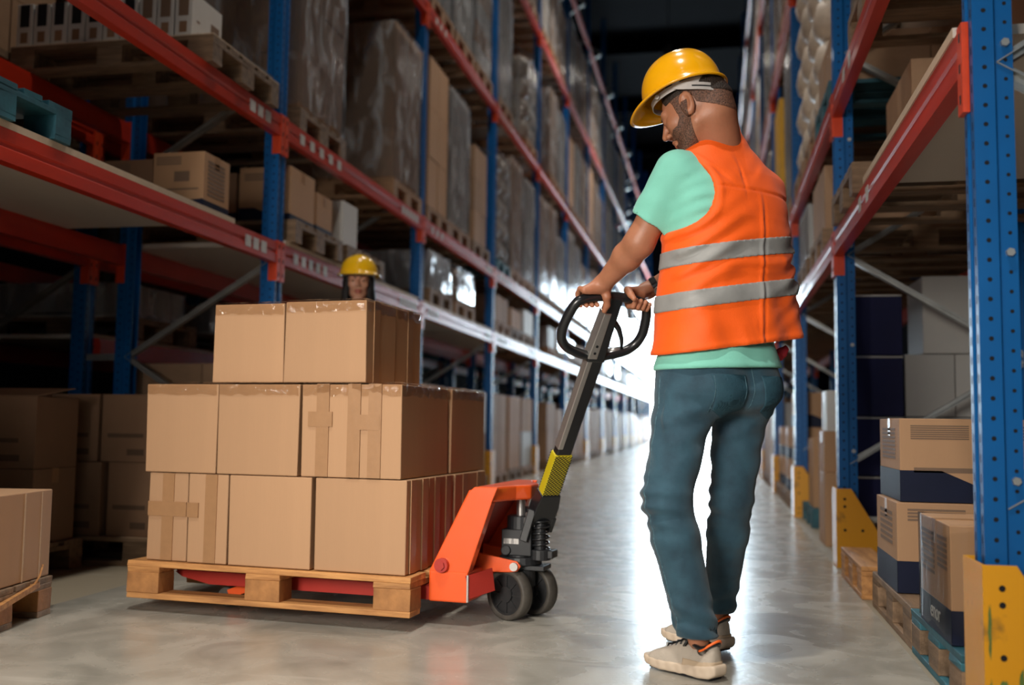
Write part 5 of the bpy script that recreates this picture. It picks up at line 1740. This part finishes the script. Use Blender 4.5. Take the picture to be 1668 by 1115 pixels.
# jeans
def leg(X, Y, Z, H, K, A, rh, rk, rc, ra, ph):
    m_ = tuple(np.array(K) + (np.array(A) - np.array(K)) * .28)
    d = cap(X, Y, Z, H, K, rh, rk)
    d = smin(d, cap(X, Y, Z, K, m_, rk * .98, rc), .02)
    d = smin(d, cap(X, Y, Z, m_, A, rc, ra), .02)
    kz = K[2]
    th = np.arctan2(Y - K[1], X - K[0])
    d = d + .0062 * gau(Z - kz + .02, .085) * np.sin(125 * Z + 2.0 * np.sin(th + ph) + ph) * (.5 + .5 * np.cos(th * 1 + ph + 2.6))
    d = d + .0045 * gau(Z - A[2] - .05, .075) * np.sin(95 * Z + 3 * np.sin(th * 2 + ph))
    d = d + .0032 * np.sin(46 * Z + 3 * th + ph) * gau(Z - (kz + .2), .16)
    return d
def jeans_fn(X, Y, Z):
    a, b = loc(X, Y)
    pel = torso(X, Y, Z, .010, [(.78, .165, .118, .012, -.006), (.86, .178, .130, .012, -.008), (.93, .178, .122, .010, .0), (1.0, .160, .108, .004, .0)], 2.3)
    pel = smax(pel, -(Z - .80), .06)
    dl = leg(X, Y, Z, HIPL, KNL, ANL, .100, .074, .072, .062, .3)
    dr = leg(X, Y, Z, HIPR, KNR, ANR, .098, .068, .066, .050, 1.7)
    lg = smin(dl, dr, .018)
    d = smin(lg, pel, .05)
    bt = ell(a, b, Z, (.083, -.078, .865), (.088, .075, .085)); br = ell(a, b, Z, (-.070, -.078, .865), (.088, .075, .085))
    d = smin(d, np.minimum(bt, br), .03)
    # seat folds
    d = d + .004 * gau(Z - .775 - .25 * np.abs(a - .01), .016) * np.clip(-b * 12, 0, 1)
    d = d + .0028 * gau(Z - .74, .09) * np.sin(85 * Z + 35 * a)
    d = smax(d, Z - .955, .004)
    # cuffs
    zl = .118; zr = .125
    cut = np.where((X - .0) * .8 + (Y - 3.30) * .9 < 0, zl - .05 * (X + .06) * 0, zr)
    d = smax(d, -(Z - cut), .003)
    d = smax(d, -cap(X, Y, Z, (ANL[0], ANL[1], .05), (ANL[0], ANL[1], .135), .052, .05), .002)
    d = smax(d, -cap(X, Y, Z, (ANR[0], ANR[1], .05), (ANR[0], ANR[1], .14), .046, .044), .002)
    return d
V, Fq = surf(jeans_fn, (-.26, 2.94, .10), (.28, 3.60, .98), .0056)
jo = wlink('jeans', V, Fq, M['denim'])
# back pockets and seams
def pocket(pa_, w_, zt_, nm):
    def fn(X, Y, Z):
        a, b = loc(X, Y)
        d = jeans_fn(X, Y, Z)
        d = np.maximum(d - .0022, -(d + .003))
        aa = a - pa_ - .10 * (Z - zt_)
        zb = zt_ - .135 + .028 * np.abs(aa) / w_
        poly = np.maximum(np.maximum(np.abs(aa) - w_ * (1 - .12 * np.clip((zt_ - Z) / .13, 0, 1)), Z - zt_), zb - Z)
        d = np.maximum(d, poly)
        return np.maximum(d, b + .02)
    V, Fq = surf(fn, (-.20, 2.98, .72), (.26, 3.36, .93), .0036)
    return link('back_pocket', npmesh('back_pocket', xf(V, MI), Fq, M['denimdark']), jo), fn
from mathutils.bvhtree import BVHTree
jV = xf(V, np.eye(4))
for pa_, nm in ((.082, 'l'), (-.098, 'r')):
    p_, _fn = pocket(pa_, .062, .905, nm)
def tree_of(o):
    me = o.data; vs = np.zeros(len(me.vertices) * 3, F32); me.vertices.foreach_get('co', vs); vs = vs.reshape(-1, 3)
    q = np.zeros(len(me.polygons) * 4, np.int32); me.loops.foreach_get('vertex_index', q)
    return BVHTree.FromPolygons([tuple(v) for v in vs], [tuple(int(i) for i in r) for r in q.reshape(-1, 4)])
jt = tree_of(jo)
def seam(pts, dirs, name, parent, m_, r=.0016, tr=None, off=.0004):
    out = []
    for p, d in zip(pts, dirs):
        p = MI @ Vector(p); d = Vector(d).normalized()
        h = (tr or jt).ray_cast(p + d * .35, -d, .5)
        if h[0] is not None: out.append(h[0] + d * off)
    if len(out) > 2: link(name, MB().tube(out, r, 5).mesh(name, m_, True), parent)
# outer side seam of the left leg, seen from the camera
ps, ds = [], []
n_ = 60
for i in range(n_):
    t = i / (n_ - 1)
    if t < .5: p = Vector(HIPL).lerp(Vector(KNL), t / .5)
    else: p = Vector(KNL).lerp(Vector((ANL[0], ANL[1], .14)), (t - .5) / .5)
    ps.append(p); ds.append(Vector((-.80, -.60, 0)))
seam(ps, ds, 'side_seam', jo, M['stitch'], .0022)
for da in (-.055, .055):
    ps = [(OM[0] + LV_[0] * (.082 + da) - .13 * FV_[0], OM[1] + LV_[1] * (.082 + da) - .13 * FV_[1], .90 - .11 * i / 12) for i in range(13)]
    seam(ps, [(.626, -.78, 0)] * 13, 'pocket_stitch', jo, M['stitch'], .0012, off=.0026)
ps = [(OM[0] + LV_[0] * (.082 + (i - 12) / 12 * .053) - .13 * FV_[0], OM[1] + LV_[1] * (.082 + (i - 12) / 12 * .053) - .13 * FV_[1], .778 + .024 * abs(i - 12) / 12) for i in range(25)]
seam(ps, [(.626, -.78, 0)] * 25, 'pocket_stitch', jo, M['stitch'], .0012, off=.0026)
# centre back seam
ps = [(OM[0] + LV_[0] * -.008 - .13 * FV_[0], OM[1] + LV_[1] * -.008 - .13 * FV_[1], .93 - .13 * i / 12) for i in range(13)]
seam(ps, [(.626, -.78, 0)] * 13, 'centre_seam', jo, M['stitch'], .0013)

# shoes
def shoe(heel, toe, lab, s=1.0):
    h = Vector(heel); t = Vector(toe); y = (t - h); y.z = 0; L = .305 * s; y.normalize()
    x = Vector((y.y, -y.x, 0)); mw = Matrix((x, y, Vector((0, 0, 1)))).transposed().to_4x4(); mw.translation = h
    mw = MI @ mw @ Matrix.Diagonal((.95, .88, .95, 1))
    def wid(Y): return np.interp(Y, [-.01, .03, .09, .15, .21, .26, .30, .32], [.026, .036, .034, .038, .047, .046, .032, .012]).astype(F32)
    def up_fn(X, Y, Z):
        hgt = np.interp(Y, [-.01, .0, .04, .09, .14, .20, .26, .305], [.098, .112, .092, .088, .100, .074, .054, .034]).astype(F32)
        w_ = wid(Y) * np.clip(1.08 - .42 * np.clip((Z - .03) / .08, 0, 1), .3, 1.2)
        d = np.maximum((np.abs(X) - w_), (Z - hgt)) 
        d = smax(np.abs(X) - w_, Z - hgt, .03)
        d = smax(d, np.abs(Y - .147) - .150, .02)
        # opening
        op = cap(X, Y, Z, (0, .045, .085), (0, .05, .16), .030, .036)
        d = smax(d, -op, .006)
        return smax(d, -(Z - .02), .003)
    V, Fq = surf(up_fn, (-.07, -.03, .0), (.07, .33, .15), .0038)
    so_ = link('shoe', npmesh('shoe', xf(V, mw), Fq, M['shoe']), MAN)
    def sole_fn(X, Y, Z):
        top = np.interp(Y, [-.02, 0, .06, .12, .2, .27, .31], [.048, .046, .038, .034, .031, .032, .036]).astype(F32)
        bot = np.interp(Y, [-.02, .01, .06, .22, .28, .32], [.016, .004, .0, .0, .006, .02]).astype(F32)
        w_ = wid(Y) + .007 + .05 * np.clip(.02 - Z, 0, .02)
        d = smax(np.abs(X) - w_, np.maximum(Z - top, bot - Z), .008)
        d = d + .0015 * np.sin(Y * 160 + 3) * gau(Z - .018, .012)
        return smax(d, np.abs(Y - .149) - .166, .012)
    V, Fq = surf(sole_fn, (-.07, -.03, -.012), (.07, .335, .07), .0038)
    sl2 = link('sole', npmesh('sole', xf(V, mw), Fq, M['sole']), so_)
    mb = MB(); mb.prism([(-.028, .008), (.028, .008), (.040, .06), (.045, .20), (.04, .27), (.0, .30), (-.04, .27), (-.045, .20), (-.040, .06)], -.0012, .005, 2)
    mb.v = [tuple(mw @ Vector(v)) for v in mb.v]
    link('outsole', mb.mesh('outsole', M['hole']), so_)
    def over(X, Y, Z):
        d = up_fn(X, Y, Z)
        d = np.maximum(d - .0025, -(d + .003))
        reg = np.maximum(np.maximum(Y - .12, Z - (.052 + .10 * np.clip(.04 - Y, 0, .05))), -(Z - .02))
        return np.maximum(d, reg)
    V, Fq = surf(over, (-.07, -.03, .0), (.07, .33, .12), .0038)
    link('overlay', npmesh('overlay', xf(V, mw), Fq, M['shoe2']), so_)
    # collar lining, heel trim, laces and tongue
    rg = [(.033 * cos(a), .047 + .047 * sin(a) * (1 if sin(a) < 0 else 1.1), .092 + (.018 * max(0, -sin(a)) ** 2) + .010 * max(0, sin(a))) for a in [2 * pi * i / 28 for i in range(28)]]
    mb = MB().tube(rg, .0075, 7, closed=True); mb.v = [tuple(mw @ Vector(v)) for v in mb.v]
    link('collar', mb.mesh('collar', M['black'], True), so_)
    rg = [(.036 * cos(a), .046 + .052 * sin(a), .094 + (.024 * max(0, -sin(a)) ** 1.5) - .010 * (1 - max(0, -sin(a)))) for a in [pi + pi * i / 20 for i in range(21)]]
    mb = MB().tube(rg, .0042, 6); mb.v = [tuple(mw @ Vector(v)) for v in mb.v]
    link('heel_trim', mb.mesh('heel_trim', M['trim_orange'], True), so_)
    mb = MB()
    for i in range(5):
        yy = .118 + i * .021; zz = np.interp(yy, [.09, .14, .20, .26], [.095, .101, .078, .058])
        mb.tube([(-.024, yy, zz - .012), (-.012, yy + .004, zz + .001), (.012, yy - .004, zz + .001), (.024, yy, zz - .012)], .0035, 6)
    mb.tube([(0, .105, .104), (-.02, .10, .112), (-.036, .108, .098), (-.03, .12, .088)], .0032, 6); mb.tube([(0, .105, .104), (.02, .10, .112), (.036, .108, .098), (.03, .12, .088)], .0032, 6)
    mb.prism([(-.02, .085), (.02, .085), (.022, .12), (-.022, .12)], .10, .107, 2)
    mb.v = [tuple(mw @ Vector(v)) for v in mb.v]
    link('laces', mb.mesh('laces', M['black'], True), so_)
shoe((.004, 3.062, .004), (-.752, 3.70, 0), 'left')
shoe((.036, 3.462, .004), (-.714, 4.09, 0), 'right')
V, Fq = surf(lambda X, Y, Z: smin(ell(X, Y, Z, (.205, 3.375, .985), (.026, .03, .02)), cap(X, Y, Z, (.20, 3.37, .98), (.225, 3.36, 1.0), .012), .01) + .003 * np.sin(X * 200) * np.sin(Z * 190), (.14, 3.30, .93), (.27, 3.44, 1.04), .004)
link('work_glove', npmesh('work_glove', xf(V, MI), Fq, mat('red_glove_cloth', (.45, .02, .035), .8)), MAN)
# watch on the right wrist
w0 = Vector(WRp) + (Vector(ER) - Vector(WRp)).normalized() * .035
axw = (Vector(ER) - Vector(WRp)).normalized()
mb = MB().lathe([(.0325, -.011), (.0355, -.011), (.0355, .011), (.0325, .011)], MI @ w0, axw, 28)
wo = link('watch', mb.mesh('watch', M['black'], False), MAN)
sd = Vector((.1, -.75, -.6)); sd = (sd - axw * sd.dot(axw)).normalized()
mb = MB().cyl(MI @ (w0 + sd * .034), MI @ (w0 + sd * .042), .015, n=20)
link('buckle', mb.mesh('buckle', M['steel']), wo)

# ------------------------------------------------------------------ the woman behind the load
WO = empty('person', (-2.19, 5.92, 0), 0, 'woman with long black hair and yellow hard hat standing behind the load', 'person')
WI = Matrix.Translation((2.19, -5.92, 0))
wh = Vector((.30, -.954, 0)); wp = radians(6)
wf = wh * cos(wp) + Vector((0, 0, -sin(wp))); wu = wh * sin(wp) + Vector((0, 0, cos(wp))); wl = Vector((0, 0, 1)).cross(wh)
Wm = Matrix((wl, wf, wu)).transposed().to_4x4(); Wm.translation = Vector((-2.195, 5.90, 1.62)); Wm = Wm @ Matrix.Scale(1.0, 4)
VHw, FHw = head_build('woman', WO, Wm, (0, -.05, -.20), M['skinf'], True)
OW = (-2.17, 5.96)
def wtor(X, Y, Z, inf=0.0):
    dx_, dy_ = X - OW[0], Y - OW[1]
    a = dx_ * wl.x + dy_ * wl.y; b = dx_ * wh.x + dy_ * wh.y
    key = [(.80, .165, .115, 0, 0), (.92, .170, .115, 0, 0), (1.05, .130, .095, 0, 0), (1.20, .145, .105, 0, .01), (1.32, .165, .11, 0, .01), (1.39, .155, .085, 0, 0), (1.43, .09, .065, 0, 0), (1.47, .05, .05, 0, 0)]
    w, d, ca, cb = prof(Z, key)
    k = (np.abs((a - ca) / (w + inf)) ** 2.3 + np.abs((b - cb) / (d + inf)) ** 2.3) ** (1 / 2.3)
    return (k - 1) * np.minimum(w, d) * .95
def wp_(a, b, z): return (OW[0] + wl.x * a + wh.x * b, OW[1] + wl.y * a + wh.y * b, z)
def warm(X, Y, Z, inf=0.0, hands=True):
    d = None
    for s_ in (-1, 1):
        S0, E0, W0 = wp_(s_ * .165, 0, 1.36), wp_(s_ * .215, .03, 1.10), wp_(s_ * .17, .22, 1.02)
        q = smin(cap(X, Y, Z, S0, E0, .042 + inf, .036 + inf), cap(X, Y, Z, E0, W0, .036 + inf, .026 + inf), .02)
        if hands:
            q = smin(q, cap(X, Y, Z, W0, wp_(s_ * .15, .27, 1.01), .024, .028), .02)
            for k in range(4):
                o1 = wp_(s_ * (.15 + .018 * (k - 1.5)), .28, 1.012); o2 = wp_(s_ * (.14 + .02 * (k - 1.5)), .335 + .008 * (1 - abs(k - 1.5)), 1.0)
                q = smin(q, cap(X, Y, Z, o1, o2, .0085, .007), .005)
            q = smin(q, cap(X, Y, Z, wp_(s_ * .135, .25, 1.01), wp_(s_ * .105, .29, 1.005), .011, .008), .008)
        d = q if d is None else np.minimum(d, q)
    return d
VA, FA = surf(lambda X, Y, Z: np.minimum(warm(X, Y, Z), wtor(X, Y, Z, -.008)), (OW[0] - .36, OW[1] - .45, .86), (OW[0] + .36, OW[1] + .30, 1.50), .008)
def wleg(X, Y, Z, inf=0.0):
    d = None
    for s_ in (-1, 1):
        q = smin(cap(X, Y, Z, wp_(s_ * .085, 0, .86), wp_(s_ * .085, .01, .48), .082 + inf, .056 + inf), cap(X, Y, Z, wp_(s_ * .085, .01, .48), wp_(s_ * .085, -.02, .10), .054 + inf, .036 + inf), .02)
        d = q if d is None else smin(d, q, .02)
    return d
VB, FB = surf(wleg, (OW[0] - .25, OW[1] - .25, .04), (OW[0] + .25, OW[1] + .25, .98), .012)
link('body', npmesh('body', xf(np.concatenate([VHw, VA, VB]), WI), np.concatenate([FHw, FA + len(VHw), FB + len(VHw) + len(VA)]), M['skinf']), WO)
V, Fq = surf(lambda X, Y, Z: smax(smin(wtor(X, Y, Z, .014), warm(X, Y, Z, .012, False), .03), np.maximum(Z - 1.44, .90 - Z), .006), (OW[0] - .36, OW[1] - .45, .86), (OW[0] + .36, OW[1] + .30, 1.48), .008)
link('jacket', npmesh('jacket', xf(V, WI), Fq, M['darkcloth']), WO)
V, Fq = surf(lambda X, Y, Z: smax(smin(wleg(X, Y, Z, .012), smax(wtor(X, Y, Z, .006), np.maximum(Z - .98, .82 - Z), .02), .04), .09 - Z, .004), (OW[0] - .25, OW[1] - .25, .06), (OW[0] + .25, OW[1] + .25, 1.0), .010)
link('trousers', npmesh('trousers', xf(V, WI), Fq, M['denim']), WO)
for s_ in (-1, 1):
    p = wp_(s_ * .085, -.06, 0); q_ = wp_(s_ * .09, .19, 0)
    V, Fq = surf(lambda X, Y, Z: np.maximum(smin(cap(X, Y, Z, (p[0], p[1], .04), (q_[0], q_[1], .025), .040, .034), cap(X, Y, Z, (p[0] + .008, p[1] - .03, .05), (p[0] + .008, p[1] - .03, .11), .040, .040), .03), -Z + .001), np.minimum(p, q_) - np.array((.1, .1, .01)), np.maximum(p, q_) + np.array((.1, .1, .14)), .007)
    link('boot', npmesh('boot', xf(V, WI), Fq, M['black']), WO)
fsd = head_sdf(True)
def whair(X, Y, Z):
    d = fsd(X, Y, Z) - .007
    d = smax(d, Y - .045 - .35 * (Z - .04), .01)
    A = np.abs(X)
    lock = cap(A, Y, Z, (.066, .010, .02), (.090, .020, -.24), .026, .036)
    lock = smin(lock, cap(A, Y, Z, (.05, -.06, .0), (.06, -.075, -.25), .045, .05), .03)
    d = smin(smax(d, -.02 - Z, .01), lock, .02)
    d = d + .0015 * np.sin(X * 260 + Z * 30) + .001 * np.sin(Y * 300 - Z * 25)
    return np.minimum(d, cap(X, Y, Z, (0, -.09, .0), (0, -.10, -.24), .05, .055))
V, Fq = surf(whair, (-.15, -.18, -.31), (.15, .10, .13), .0045)
link('hair', npmesh('hair', xf(xf(V, Wm), WI), Fq, M['hairlong']), WO)
V, Fq = surf(brow_fn, (-.06, .06, .01), (.06, .12, .045), .002)
link('eyebrow', npmesh('eyebrow', xf(xf(V, Wm), WI), Fq, M['hair']), WO)
V, Fq = surf(lambda X, Y, Z: np.maximum(fsd(X, Y, Z) - .0012, ell(X, Y, Z, (0, .10, -.0605), (.024, .03, .0135))), (-.03, .07, -.08), (.03, .12, -.04), .0022)
link('lips', npmesh('lips', xf(xf(V, Wm), WI), Fq, M['lip']), WO)
eyes(WO, WI @ Wm)
helmet(WO, WI @ Wm @ Matrix.Translation((0, -.002, .056)) @ Matrix.Rotation(radians(6), 4, 'X') @ Matrix.Diagonal((1.06, 1.04, .93, 1)), M['helmet2'])
